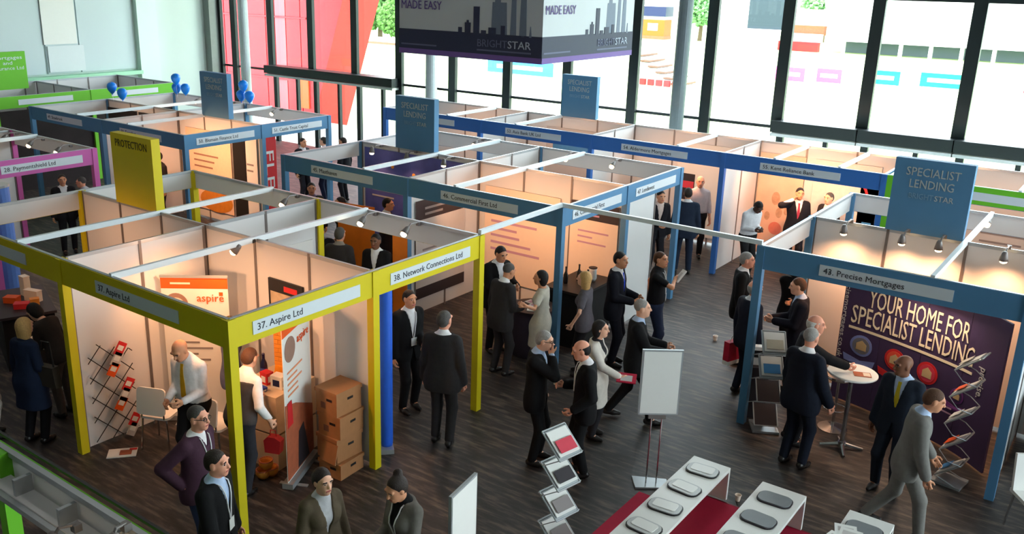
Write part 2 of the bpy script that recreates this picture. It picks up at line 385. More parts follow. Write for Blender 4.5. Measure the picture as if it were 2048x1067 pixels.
# sign boards standing on the spine walls
def tower_sign(label, x0, y, m, lines, ink, gold=False, w=0.965):
    H = 2.497
    t = thing('category_sign', label, 'sign', (x0 + w / 2, y, H), 0, 'category signs above the stands')
    o = t.location
    pbox('board', (x0 + w / 2, y - 0.06, H + 0.5), (w, 0.012, 1.0), m, t, o); pbox('board', (x0 + w / 2, y + 0.06, H + 0.5), (w, 0.012, 1.0), m, t, o)
    pbox('edge_strip', (x0 + 0.006, y, H + 0.5), (0.012, 0.108, 1.0), m, t, o); pbox('edge_strip', (x0 + w - 0.006, y, H + 0.5), (0.012, 0.108, 1.0), m, t, o)
    pbox('cap', (x0 + w / 2, y, H + 0.994), (w - 0.024, 0.108, 0.012), m, t, o)
    for txt, s, z, wd, k in lines:
        lettering(txt, s, k, (x0 + w / 2, y - 0.0685, H + z), (1, 0, 0), (0, 0, 1), t, o, 'CENTER', wd)
    return t
M_SILV = mat('silver_ink', (176, 184, 182), 0.5, noise=0); M_FAINT = mat('faint_blue_ink', (112, 150, 178), 0.5, noise=0)
SL = [('SPECIALIST', 0.16, 0.78, 0.66, M_SILV), ('LENDING', 0.16, 0.62, 0.54, M_SILV), ('BRIGHT', 0.09, 0.50, None, M_FAINT)]
def sl_lines():
    return [('SPECIALIST', 0.16, 0.78, 0.66, M_SILV), ('LENDING', 0.16, 0.62, 0.54, M_SILV)]
for x, y, lab in ((-5, 8, 'blue square sign reading SPECIALIST LENDING on the middle blue stand'), (-11, 8, 'blue square sign reading SPECIALIST LENDING on the left blue stand beside balloons'),
                  (-5, 14, 'blue square sign reading SPECIALIST LENDING on the long stand under the windows'), (4, 8, 'largest blue SPECIALIST LENDING sign, above the purple display')):
    t = tower_sign(lab, x, y, M_BLUE, sl_lines(), M_SILV)
    lettering('BRIGHT', 0.105, M_FAINT, (x + 0.22, y - 0.0685, H + 0.48), (1, 0, 0), (0, 0, 1), t, t.location, 'LEFT', 0.30)
    lettering('STAR', 0.105, M_SILV, (x + 0.54, y - 0.0685, H + 0.48), (1, 0, 0), (0, 0, 1), t, t.location, 'LEFT', 0.23)
tower_sign('yellow square sign reading PROTECTION on the yellow stand', -4.95, 2, M_YEL, [('PROTECTION', 0.15, 0.82, 0.74, mat('olive_ink', (70, 66, 10), 0.6, noise=0))], None)
gs = thing('category_sign', 'green square sign with white words above the far left green stand', 'sign', (-18.5, 7.25, H), 0, 'category signs above the stands')
for dx in (-0.06, 0.06): pbox('board', (-18.5 + dx, 7.25, H + 0.5), (0.012, 1.0, 1.0), M_GREEN, gs, gs.location)
for dy in (-0.494, 0.494): pbox('edge_strip', (-18.5, 7.25 + dy, H + 0.5), (0.108, 0.012, 1.0), M_BOARD, gs, gs.location)
pbox('cap', (-18.5, 7.25, H + 0.994), (0.108, 0.976, 0.012), M_BOARD, gs, gs.location)
for txt, z, wd in (('Mortgages', 0.80, 0.8), ('and', 0.66, 0.25), ('Insurance Ltd', 0.52, 0.85)):
    lettering(txt, 0.13, M_BOARD, (-18.4315, 7.25, H + z), (0, 1, 0), (0, 0, 1), gs, gs.location, 'CENTER', wd)

# hanging banner box
M_BAN = mat('banner_print_pale', (190, 196, 204), 0.6, noise=0.03, nscale=2); M_NAVY = mat('banner_print_navy', (44, 50, 78), 0.6, noise=0.03); M_PURP = mat('banner_print_purple', (112, 84, 160), 0.6, noise=0.03)
M_TXT = mat('purple_ink', (92, 72, 140), 0.6, noise=0); M_PALEINK = mat('pale_ink', (170, 180, 200), 0.6, noise=0); M_STEELP = mat('skyline_grey', (106, 118, 140), 0.6, noise=0.05); M_DIMINK = mat('dim_ink', (92, 98, 130), 0.6, noise=0)
hx1, hy0, hz, hw, hh = -1.28, 7.25, 4.37, 3.0, 2.1
hb = thing('hanging_banner', 'square printed banner box with city skyline hanging before the windows', 'banner', (hx1 - hw / 2, hy0 + hw / 2, hz))
def face(o, ux, un):
    """print one face: local u 0..hw, z 0..hh"""
    o = Vector(o); ux = Vector(ux); un = Vector(un); uz = Vector((0, 0, 1)); ho = hb.location
    def slab(name, u0, u1, z0, z1, d, m):
        mb = MB().prism([(u0, z0), (u1, z0), (u1, z1), (u0, z1)], o - ho + un * (d - 0.004), ux, uz, un, 0.004); return mb.obj(name, m, hb)
    slab('banner_face', 0, hw, 0, hh, 0, M_BAN); slab('navy_band', 0, hw, 0.05, 0.42, 0.006, M_NAVY); slab('purple_edge', 0, hw, 0.0, 0.09, 0.010, M_PURP)
    bl = [(1.32, 1.40, .08), (1.46, 1.58, .16), (1.5, 1.54, .2), (1.64, 1.76, .42), (1.80, 1.9, .05), (1.95, 2.1, .1), (2.2, 2.28, .14)]
    for q_, (u0, u1, h) in enumerate(bl): MB().prism([(u0, .4), (u1, .4), (u1, .42 + h), (u0, .42 + h)], o - ho, ux, uz, un, 0.008 + .0006 * q_).obj('skyline_tower', M_NAVY, hb)
    for q_, (u0, u1, h) in enumerate(((2.0, 2.32, .5), (2.05, 2.2, .58), (2.38, 2.5, .62), (2.42, 2.5, .95), (2.56, 2.7, .72), (2.6, 2.66, .82), (2.75, 2.8, .15))): MB().prism([(u0, .4), (u1, .4), (u1 - .02, .42 + h), (u0 + .02, .42 + h)], o - ho, ux, uz, un, 0.003 + .0006 * q_).obj('skyline_tower', M_STEELP, hb)
    def tx(s, size, u, z, k, wd): lettering(s, size, k, o + ux * u + uz * z + un * 0.012, ux, uz, hb, ho, 'LEFT', wd)
    tx('MADE EASY', 0.2, 0.05, 0.76, M_TXT, 0.9); tx('MORTGAGES', 0.2, 0.05, 1.0, M_TXT, 1.0)
    tx('BRIGHT', 0.17, 1.72, 0.21, M_DIMINK, 0.6); tx('STAR', 0.17, 2.34, 0.21, M_PALEINK, 0.45)
    slab('print_line', 1.72, 2.8, 0.14, 0.165, 0.009, M_DIMINK); slab('print_line', 0.05, 0.85, 0.15, 0.175, 0.009, M_DIMINK)
    slab('print_line', 1.8, 2.15, 1.02, 1.035, 0.005, M_STEELP)
face((hx1 - hw, hy0, hz), (1, 0, 0), (0, -1, 0)); face((hx1, hy0, hz), (0, 1, 0), (1, 0, 0))
face((hx1, hy0 + hw, hz), (-1, 0, 0), (0, 1, 0)); face((hx1 - hw, hy0 + hw, hz), (0, -1, 0), (-1, 0, 0))
for dx in (-1.4, 1.4):
    for dy in (-1.4, 1.4): MB().tube([(dx, dy, hh), (dx * .9, dy * .9, ZC - hz)], 0.008, 6).obj('cable', M_ALU, hb)
for s in (-1, 1):
    link('truss_bar', boxmesh('truss_bar', (0.05, hw - 0.1, 0.05), M_ALU), hb, (s * 1.44, 0, hh - .05)); link('truss_bar', boxmesh('truss_bar', (hw - 0.1, 0.05, 0.05), M_ALU), hb, (0, s * 1.44, hh - .05))

# ------------------------------------------------------------------ people
def surface_nets(F, org, res):
    neg = F < 0
    sh = tuple(n - 1 for n in F.shape)
    cnt = np.zeros(sh, np.int8)
    for a in (0, 1):
        for b in (0, 1):
            for c in (0, 1): cnt += neg[a:a + sh[0], b:b + sh[1], c:c + sh[2]]
    act = (cnt > 0) & (cnt < 8)
    idx = -np.ones(sh, np.int64); n = int(act.sum()); idx[act] = np.arange(n)
    ijk = np.argwhere(act); acc = np.zeros((n, 3)); w = np.zeros(n)
    cs = [(a, b, c) for a in (0, 1) for b in (0, 1) for c in (0, 1)]
    for c0 in cs:
        for ax in range(3):
            if c0[ax]: continue
            c1 = list(c0); c1[ax] = 1; c0a = np.array(c0)
            v0 = F[ijk[:, 0] + c0[0], ijk[:, 1] + c0[1], ijk[:, 2] + c0[2]]; v1 = F[ijk[:, 0] + c1[0], ijk[:, 1] + c1[1], ijk[:, 2] + c1[2]]
            m = (v0 < 0) != (v1 < 0)
            t = np.where(m, v0 / np.where(m, v0 - v1, 1), 0)
            p = np.tile(c0a.astype(float), (n, 1)); p[:, ax] += t
            acc[m] += p[m]; w[m] += 1
    V = org + res * (ijk + acc / np.maximum(w, 1)[:, None])
    quads = []
    for ax in range(3):
        o1, o2 = (ax + 1) % 3, (ax + 2) % 3
        A = np.moveaxis(neg, (ax, o1, o2), (0, 1, 2)); I = np.moveaxis(idx, (ax, o1, o2), (0, 1, 2))
        d = (A[:-1] != A[1:])[:, 1:-1, 1:-1]
        e = np.argwhere(d)
        if not len(e): continue
        i, j, k = e[:, 0], e[:, 1] + 1, e[:, 2] + 1
        q = np.stack([I[i, j - 1, k - 1], I[i, j, k - 1], I[i, j, k], I[i, j - 1, k]], 1)
        fl = ~A[i, j, k]
        q[fl] = q[fl][:, ::-1]
        quads.append(q)
    Q = np.concatenate(quads); Q = Q[(Q >= 0).all(1)]
    return V, Q

class Field:
    """smooth union of rounded cones; every cone may live in a flattened frame"""
    def __init__(s): s.it = []; s.cut = []
    def cone(s, a, b, ra, rb, k=0.03, frame=None, flat=1.0): s.it.append((np.array(a, float), np.array(b, float), ra, rb, k, frame, flat)); return s
    def ell(s, c, r, frame=None, k=0.02):
        s.it.append((np.array(c, float), None, np.array(r, float), None, k, frame, 1.0)); return s
    def evalp(s, P, off=0.0):
        D = np.full(len(P), 9.0)
        for it in s.it: D = s._mix(D, s._d(it, P) - off, it[4])
        return D
    @staticmethod
    def _mix(a, b, k):
        h = np.maximum(k - np.abs(a - b), 0) / k
        return np.minimum(a, b) - h * h * k * 0.25
    @staticmethod
    def _d(it, P):
        a, b, ra, rb, k, fr, fl = it
        if fr is not None:
            o, M = fr; P = (P - o) @ M
        if b is None:
            q = (P - a) / ra; ln = np.sqrt((q * q).sum(1)); return (ln - 1) * ra.min() * np.clip(ln, .6, 1.4) ** 0
        if fl != 1.0:
            s = np.array([1, 1 / fl, 1]); P = P * s; a = a * s; b = b * s
        ba = b - a; L = max(ba @ ba, 1e-9); t = np.clip(((P - a) @ ba) / L, 0, 1)
        q = P - a - t[:, None] * ba
        d = np.sqrt((q * q).sum(1)) - (ra + t * (rb - ra))
        return d * (0.86 if fl != 1.0 else 1.0)
    def bounds(s, pad):
        lo = np.full(3, 9e9); hi = -lo
        for a, b, ra, rb, k, fr, fl in s.it:
            for p, r in ((a, ra), (b, rb)):
                if p is None: continue
                q = p if fr is None else fr[0] + fr[1] @ p
                rr = float(np.max(r)) if r is not None else 0
                lo = np.minimum(lo, q - rr - pad); hi = np.maximum(hi, q + rr + pad)
        return lo, hi
    def mesh(s, res, off=0.0):
        lo, hi = s.bounds(off + 2.5 * res)
        n = np.ceil((hi - lo) / res).astype(int) + 1
        F = np.full(tuple(n), 9.0)
        ax = [lo[i] + res * np.arange(n[i]) for i in range(3)]
        for it in s.it:
            a, b, ra, rb, k, fr, fl = it
            pad = float(np.max(ra)) if rb is None else max(ra, rb)
            pad += off + k + 3 * res
            pts = [a if fr is None else fr[0] + fr[1] @ a] + ([] if b is None else [b if fr is None else fr[0] + fr[1] @ b])
            l = np.clip(((np.min(pts, 0) - pad - lo) / res).astype(int), 0, n); h = np.clip(((np.max(pts, 0) + pad - lo) / res).astype(int) + 2, 0, n)
            sl = tuple(slice(l[i], h[i]) for i in range(3))
            G = np.stack(np.meshgrid(ax[0][sl[0]], ax[1][sl[1]], ax[2][sl[2]], indexing='ij'), -1)
            sh = G.shape[:3]
            F[sl] = s._mix(F[sl], (s._d(it, G.reshape(-1, 3)) - off).reshape(sh), k)
        if s.cut:
            G = np.stack(np.meshgrid(*ax, indexing='ij'), -1).reshape(-1, 3)
            f = F.reshape(-1)
            for c in s.cut: f = np.maximum(f, c(G))
            F = f.reshape(F.shape)
        F[0] = F[-1] = 9; F[:, 0] = F[:, -1] = 9; F[:, :, 0] = F[:, :, -1] = 9
        return surface_nets(F, lo, res)

def np_mesh(name, V, Q, mats, mi=None):
    me = bpy.data.meshes.new(name)
    me.vertices.add(len(V)); me.vertices.foreach_set('co', np.asarray(V, np.float32).ravel())
    me.loops.add(len(Q) * 4); me.polygons.add(len(Q))
    me.loops.foreach_set('vertex_index', np.asarray(Q, np.int32).ravel())
    me.polygons.foreach_set('loop_start', np.arange(0, len(Q) * 4, 4, dtype=np.int32)); me.polygons.foreach_set('loop_total', np.full(len(Q), 4, np.int32))
    for m in mats: me.materials.append(m)
    if mi is not None: me.polygons.foreach_set('material_index', np.asarray(mi, np.int32))
    me.polygons.foreach_set('use_smooth', [True] * len(Q)); me.update(calc_edges=True); me.validate()
    return me

HANDS = {}
def rotm(ax, deg):
    return np.array(Matrix.Rotation(R(deg), 3, ax))
def ik(S, T, l1, l2, pole):
    S, T, pole = map(lambda v: np.array(v, float), (S, T, pole))
    d = T - S; L = np.linalg.norm(d)
    if L > (l1 + l2) * 0.995: T = S + d / L * (l1 + l2) * 0.995; d = T - S; L = np.linalg.norm(d)
    u = d / L; a = (l1 * l1 - l2 * l2 + L * L) / (2 * L); h = math.sqrt(max(l1 * l1 - a * a, 1e-6))
    w = pole - u * (pole @ u); w /= max(np.linalg.norm(w), 1e-6)
    return S + u * a + w * h, T

SKINS = {'fair': (236, 180, 150), 'tan': (216, 152, 116), 'brown': (128, 84, 62), 'dark': (84, 56, 44), 'pink': (236, 164, 136)}
HAIRC = {'black': (30, 26, 26), 'dark': (46, 36, 32), 'brown': (88, 58, 40), 'grey': (150, 146, 142), 'white': (206, 204, 200), 'blonde': (206, 164, 104), 'darkgrey': (82, 78, 76)}
def cloth(c): return mat('cloth_%d_%d_%d' % c, c, 0.85, noise=0.10, nscale=22, bump=0.25, bscale=16, spec=0.2)
def skinm(k): return mat('skin_' + k, SKINS[k], 0.55, noise=0.04, nscale=30, spec=0.35)
def hairm(k): return mat('hair_' + k, HAIRC[k], 0.6, noise=0.2, nscale=60, bump=0.4, bscale=120, spec=0.3)
BLK = (20, 20, 22); NVY = (24, 28, 42); CHR = (52, 50, 52); WHT = (232, 230, 232); LBL = (176, 196, 226)

def person(label, x, y, head, ht=1.76, outfit='suit', c1=BLK, c2=None, shirt=WHT, tie=None, skin='fair', hair='dark', style='short', res=0.018,
           lean=0, side=0, hyaw=0, hpitch=0, rh=None, lh=None, rpole=None, lpole=None, rf=(0.11, 0.03), lf=(-0.11, -0.02), rz=0.0, lz=0.0, fat=1.0, female=False, lanyard=None, badge=True,
           group='visitors', sleeves='long', hands=True, hem=-0.2, glasses=False, curl=0.9):
    t = thing('person', label, 'person', (x, y, 0), R(head - 90), group)
    sc = ht / 1.78
    c2 = c2 or c1
    # skeleton -----------------------------------------------------------------
    fr_, fl_ = np.array((rf[0], rf[1], 0.085 + rz)), np.array((lf[0], lf[1], 0.085 + lz))
    hipw = 0.085
    pz = 0.945
    for f_, s_ in ((fr_, 1), (fl_, -1)):
        dxy = np.hypot(f_[0] - s_ * hipw, f_[1]); mx = 0.825
        pz = min(pz, f_[2] + math.sqrt(max(mx * mx - dxy * dxy, 0.2)) + 0.05)
    pel = np.array((0, (rf[1] + lf[1]) / 2 * 0.5, pz))
    T = rotm('X', -lean) @ rotm('Y', side)          # torso frame: x right, y forward, z up
    TF = (pel, T)
    def tp(v): return pel + T @ np.array(v, float)
    shw = 0.152 if female else 0.172
    nk = tp((0, 0.0, 0.53)); hd = tp((0, 0.025, 0.535)) ; HR = T @ rotm('X', lean * 0.55) @ rotm('Z', -hyaw) @ rotm('X', -hpitch)
    hc = hd + HR @ np.array((0, 0.02, 0.155)); HF = (hc, HR)
    SR, SL_ = tp((shw, -0.01, 0.452)), tp((-shw, -0.01, 0.452))
    rh = (0.265, 0.05, 0.79) if rh is None else rh; lh = (-0.265, 0.05, 0.79) if lh is None else lh
    ER, WR = ik(SR, rh, 0.29, 0.265, (0.35, -1, -0.45) if rpole is None else rpole); EL, WL = ik(SL_, lh, 0.29, 0.265, (-0.35, -1, -0.45) if lpole is None else lpole)
    HRp, HLp = tp((hipw, 0, -0.05)), tp((-hipw, 0, -0.05))
    KR, AR = ik(HRp, fr_, 0.415, 0.415, (0.1, 1, 0)); KL, AL = ik(HLp, fl_, 0.415, 0.415, (-0.1, 1, 0))
    wf = 0.84 if female else 1.0
    def torso(F, e=0.0, low=True):
        if low: F.cone((-.068, -.01, 0.0), (.068, -.01, 0.0), .128 * fat + e, .128 * fat + e, .07, TF, .82)
        F.cone((-.055 * wf, 0.004, .17), (.055 * wf, 0.004, .17), .113 * fat * wf + e, .113 * fat * wf + e, .08, TF, .84)
        F.cone((-.068 * wf, 0, .355), (.068 * wf, 0, .355), .122 * wf + e, .122 * wf + e, .08, TF, .82)
        F.cone((.02, -.014, .492), (shw - .022, -.012, .452), .058 + e, .054 + e, .05, TF, .95); F.cone((-.02, -.014, .492), (-shw + .022, -.012, .452), .058 + e, .054 + e, .05, TF, .95)
        F.cone((0, 0, .02), (0, 0, .42), .11 * fat * wf + e, .11 * wf + e, .06, TF, .82)
        if female: F.cone((-.07, .065, .335), (.07, .065, .335), .062 + e, .062 + e, .05, TF)
    def arms(F, e=0.0, upto=1.0):
        for S, E_, W in ((SR, ER, WR), (SL_, EL, WL)):
            F.cone(S, E_ if upto > .5 else S + (E_ - S) * .62, .050 * wf + e, .042 * wf + e, .018)
            if upto > .5: F.cone(E_, E_ + (W - E_) * upto, .043 * wf + e, (.031 + e), .012)
    def legs(F, e=0.0, bot=1.0):
        for Hh, K, A in ((HRp, KR, AR), (HLp, KL, AL)):
            F.cone(Hh, K, .080 * wf ** .3 + e, .054 + e, .035); F.cone(K, K + (A - K) * bot, .056 + e, .040 + e, .03)
    def put(name, V, Q, mats, mi=None): return link(name, np_mesh(name, V * sc, Q, mats, mi), t)
    # body: one figure, finer at the head and hands ------------------------------
    B = Field(); torso(B, -.012); arms(B, -.006); legs(B, -.008)
    B.cone(nk - T @ np.array((0, 0, .05)), hc + HR @ np.array((0, -.02, -.07)), .055, .053, .03)
    for A, f in ((AR, rf), (AL, lf)): B.cone(A, A + np.array((0, .11, -.055)), .035, .026, .02)
    parts = [B.mesh(max(res * 1.2, .02))]
    Hd = Field()
    Hd.ell((0, -.018, .028), (.076, .096, .088), HF, .03); Hd.ell((0, .018, -.035), (.062, .074, .082), HF, .03); Hd.ell((0, .055, -.092), (.030, .030, .026), HF, .03)
    Hd.cone((0, .088, .012), (0, .106, -.026), .009, .014, .012, HF); Hd.ell((.077, -.012, -.008), (.011, .022, .032), HF, .01); Hd.ell((-.077, -.012, -.008), (.011, .022, .032), HF, .01)
    Hd.cone((-.045, .076, .03), (.045, .076, .03), .013, .013, .02, HF); Hd.cone((-.02, .083, -.06), (.02, .083, -.06), .009, .009, .015, HF)
    Hd.cone((0, -.02, -.06), (0, -.03, -.17), .054, .054, .03, HF)
    hv, hq = Hd.mesh(min(res * .62, .0105)); parts.append((hv, hq))
    if hands:
        for s_, E_, W in ((1, ER, WR), (-1, EL, WL)):
            d = (W - E_) / np.linalg.norm(W - E_)
            inn = np.array((-s_, 0.25, 0.0)); inn = inn - d * (inn @ d); inn /= max(np.linalg.norm(inn), 1e-6)
            sd = np.cross(d, inn)            # across the palm
            if sd @ np.array((0, 1, .6)) < 0: sd = -sd   # thumb side: forward / up
            K = Field()
            K.cone(W - d * .03, W + d * .02, .028, .027, .02)
            K.cone(W + d * .03 + sd * .022, W + d * .085 + sd * .026, .017, .016, .02); K.cone(W + d * .03 - sd * .02, W + d * .08 - sd * .028, .017, .015, .02)
            for j, (o, L) in enumerate(((.030, .040), (.011, .046), (-.010, .043), (-.030, .034))):
                a = W + d * (.088 - .004 * (j == 3)) + sd * o; a1 = a + (d * math.cos(curl * .6) + inn * math.sin(curl * .6)) * L; a2 = a1 + (d * math.cos(curl * 1.5) + inn * math.sin(curl * 1.5)) * L * .85
                K.cone(a, a1, .0098, .009, .006); K.cone(a1, a2, .009, .0078, .004)
            a = W + d * .03 + sd * .03; a1 = a + (d * .6 + sd * .7 + inn * .3) * .04; a2 = a1 + (d * .85 + sd * .15 + inn * .5) * .034
            K.cone(a, a1, .0125, .011, .01); K.cone(a1, a2, .011, .009, .004)
            parts.append(K.mesh(.0085 if res < .017 else .0105))
    V = np.concatenate([p[0] for p in parts]); off = np.cumsum([0] + [len(p[0]) for p in parts[:-1]]); Q = np.concatenate([p[1] + o for p, o in zip(parts, off)])
    fc = V[Q].mean(1); L = (fc - hc) @ HR; mi = np.zeros(len(Q), int)
    rng = slice(len(parts[0][1]), len(parts[0][1]) + len(hq))
    l = L[rng]; z0 = mi[rng]
    fy = l[:, 1] > .055
    z0[fy & (np.abs(np.abs(l[:, 0]) - .031) < .0135) & (np.abs(l[:, 2] - .008) < .0065)] = 4
    z0[fy & (np.abs(np.abs(l[:, 0]) - .031) < .006) & (np.abs(l[:, 2] - .008) < .0065)] = 1
    z0[fy & (np.abs(np.abs(l[:, 0]) - .034) < .019) & (np.abs(l[:, 2] - .030) < .0055)] = 2
    z0[fy & (np.abs(l[:, 0]) < .026) & (np.abs(l[:, 2] + .061) < .009)] = 3
    mi[rng] = z0
    put('body', V, Q, [skinm(skin), mat('eye_dark', (40, 30, 28), 0.2, noise=0), hairm('black' if hair in ('black', 'dark') else 'brown'), mat('lips', (176, 92, 84), .5, noise=0), mat('eye_white', (214, 200, 192), .3, noise=0)], mi)
    # hair -----------------------------------------------------------------------
    if style != 'bald':
        def loc(G): return (G - hc) @ HR
        Hf = Field(); Hf.ell((0, -.022, .032), (.0785, .0965, .0895), HF, .02)
        def jag(G): q = loc(G) * 1.0; return .006 * np.sin(q[:, 0] * 170 + q[:, 1] * 90) + .005 * np.sin(q[:, 0] * 61 - q[:, 1] * 140 + 1.3)
        if style in ('short', 'fringe'):
            Hf.ell((0, -.06, -.01), (.074, .055, .07), HF, .03)
            Hf.cut.append(lambda G: np.interp(loc(G)[:, 1], [-.1, -.035, -.015, .02, .05, .09], [-.085, -.07, -.012, -.008, .045, .062]) - .35 * np.clip(np.abs(loc(G)[:, 0]) - .04, 0, 1) * (loc(G)[:, 1] > .03) + jag(G) - loc(G)[:, 2])
            if style == 'fringe': Hf.cut.append(lambda G: loc(G)[:, 2] - .045)
        elif style == 'thin':
            Hf.cut.append(lambda G: np.interp(loc(G)[:, 1], [-.1, -.035, -.015, .02, .045, .06, .09], [-.08, -.065, -.01, .0, .06, .09, .12]) + jag(G) - loc(G)[:, 2])
        else:
            Hf.ell((0, -.045, .0), (.084, .075, .085), HF, .03)
            Hf.cut.append(lambda G: np.where(loc(G)[:, 1] > .028, -(loc(G)[:, 2] - (.055 + .9 * (loc(G)[:, 1] - .07)) - jag(G)), -1))
            if style == 'long': Hf.ell((0, -.062, -.10), (.086, .048, .15), HF, .05); Hf.ell((.062, -.02, -.06), (.028, .045, .10), HF, .03); Hf.ell((-.062, -.02, -.06), (.028, .045, .10), HF, .03)
            if style == 'bob': Hf.ell((0, -.05, -.06), (.088, .06, .09), HF, .05)
            if style == 'bun': Hf.ell((.03, -.09, .10), (.045, .045, .04), HF, .015)
            if style == 'tail': Hf.cone((0, -.10, .0), (0, -.12, -.13), .028, .016, .02, HF)
        hv2, hq2 = Hf.mesh(min(res * .7, .012)); put('hair', hv2, hq2, [hairm(hair)])
    # clothes --------------------------------------------------------------------
    def tl(G): return (G - pel) @ T
    sh_ = Field()
    def front(xx, zz, Fd, off):
        ys = np.linspace(.30, 0, 121); P = pel + np.stack([np.full(121, xx), ys, np.full(121, zz)], 1) @ T.T
        d = Fd.evalp(P, off); h = np.argmax(d < 0); return ys[h]
    outer = None; oo = 0.0
    if outfit in ('suit', 'shirt', 'vest', 'polo'):
        sh_ = Field(); torso(sh_); arms(sh_, 0, .93 if sleeves == 'long' and outfit != 'suit' else (.98 if outfit == 'suit' else .4))
        sh_.cone(tp((0, .0, .49)), tp((0, .012, .545)), .064, .058, .03)
        off = .012 if outfit != 'suit' else .006
        sh_.cut.append(lambda G: -(tl(G)[:, 2] - .03))
        V_, Q_ = sh_.mesh(res if outfit != 'suit' else max(res, .017), off); put('shirt' if outfit != 'polo' else 'polo_shirt', V_, Q_, [cloth(shirt)])
        outer, oo = sh_, off
    if outfit == 'suit':
        J = Field(); torso(J); arms(J, .006, .93)
        J.cone((-.07, -.005, -.12), (.07, -.005, -.12), .14 * fat, .14 * fat, .06, TF, .82); J.cone(tp((0, -.012, .49)), tp((0, -.014, .525)), .066, .060, .03)
        def vneck(G):
            q = tl(G); w = np.clip((q[:, 2] - .16) * .20, 0, .075); w = np.maximum(w, np.where(q[:, 2] < .02, np.clip((.02 - q[:, 2]) * .22, 0, .05), 0))
            ins = np.minimum(np.minimum(w - np.abs(q[:, 0]), q[:, 1] - .02), 1.0); return np.where(w > 0, ins, -1)
        J.cut.append(lambda G: -(tl(G)[:, 2] - hem)); J.cut.append(vneck); J.cut.append(lambda G: tl(G)[:, 2] - .535)
        V_, Q_ = J.mesh(res * .85, .020); put('jacket', V_, Q_, [cloth(c1)])
    if outfit in ('coat', 'sweater', 'dress', 'top'):
        J = Field(); torso(J); arms(J, .005 if outfit != 'dress' else 0, .93 if sleeves == 'long' else .4)
        if outfit in ('coat', 'dress'):
            lw = -.42
            J.cone((-.075, 0.01, -.10), (.075, 0.01, -.10), .140, .140, .07, TF, .95); J.cone((-.06, .02, -.1), (-.075, .02, lw), .13, .15, .06, TF, .95); J.cone((.06, .02, -.1), (.075, .02, lw), .13, .15, .06, TF, .95); hem_ = lw
        else:
            J.cone((-.07, -.005, -.10), (.07, -.005, -.10), .132 * fat, .132 * fat, .06, TF, .82); hem_ = -.14
        J.cut.append(lambda G: -(tl(G)[:, 2] - hem_))
        if outfit in ('coat', 'sweater'): J.cone(tp((0, -.012, .49)), tp((0, -.01, .52)), .064, .060, .03)
        nd = .40 if outfit != 'coat' else .22
        J.cut.append(lambda G: np.where(tl(G)[:, 2] > nd, np.minimum(np.clip((tl(G)[:, 2] - nd) * .42, 0, .07) - np.abs(tl(G)[:, 0]), tl(G)[:, 1] - .01), -1))
        J.cut.append(lambda G: tl(G)[:, 2] - .53)
        V_, Q_ = J.mesh(res * .9, .017); put({'coat': 'coat', 'dress': 'dress', 'sweater': 'sweater', 'top': 'blouse'}[outfit], V_, Q_, [cloth(c1)]); outer, oo = J, .017
        if outfit in ('coat', 'sweater'):
            S2 = Field(); torso(S2, 0, False); S2.cone(tp((0, .0, .48)), tp((0, .008, .52)), .06, .056, .03); V_, Q_ = S2.mesh(max(res, .017), .005); put('shirt', V_, Q_, [cloth(shirt)])
    if outfit == 'vest':
        Vt = Field(); torso(Vt); Vt.cut.append(lambda G: -(tl(G)[:, 2] + .05)); Vt.cut.append(lambda G: tl(G)[:, 2] - .44); V_, Q_ = Vt.mesh(res, .02); put('waistcoat', V_, Q_, [cloth(c1)])
    if outfit != 'dress':
        Tr = Field(); legs(Tr, .004, .97); Tr.cone((-.066, -.01, 0.0), (.066, -.01, 0.0), .128 * fat, .128 * fat, .06, TF, .82); Tr.cut.append(lambda G: tl(G)[:, 2] - .075)
        V_, Q_ = Tr.mesh(res, .012); put('trousers', V_, Q_, [cloth(c2)])
    for A, f in ((AR, rf), (AL, lf)):
        S_ = Field(); S_.cone(A + np.array((0, -.035, -.035)), A + np.array((.0, .07, -.048)), .044, .038, .02); S_.cone(A + np.array((0, .07, -.05)), A + np.array((0, .15, -.056)), .038, .028, .03); S_.cone(A, A + np.array((0, 0, -.03)), .042, .042, .02)
        zz = A[2] - .085; S_.cut.append(lambda G, zz=zz: zz - G[:, 2])
        V_, Q_ = S_.mesh(min(res, .016)); put('shoe', V_, Q_, [mat('black_leather', (30, 27, 26), .35, noise=.05)])
    def strip(name, pts, w, m):
        mb = MB(); n = len(pts); vs = []
        for (a, zz), ww in zip(pts, w):
            yf = front(a, zz, outer, oo) + .006
            for sx in (-1, 1):
                for dy in (0, -.006): vs.append(tp((a + sx * ww, yf + dy, zz)) * sc)
        fs = []
        for i in range(n - 1):
            k = i * 4
            fs += [(k, k + 2, k + 6, k + 4), (k + 1, k + 5, k + 7, k + 3), (k, k + 4, k + 5, k + 1), (k + 2, k + 3, k + 7, k + 6)]
        fs += [(0, 1, 3, 2), (n * 4 - 4, n * 4 - 2, n * 4 - 1, n * 4 - 3)]
        mb.add(vs, fs); mb.obj(name, m, t)
    if tie and outer: strip('tie', [(0, .50), (0, .46), (0, .36), (0, .25), (0, .10)], [.020, .018, .024, .032, .036], cloth(tie))
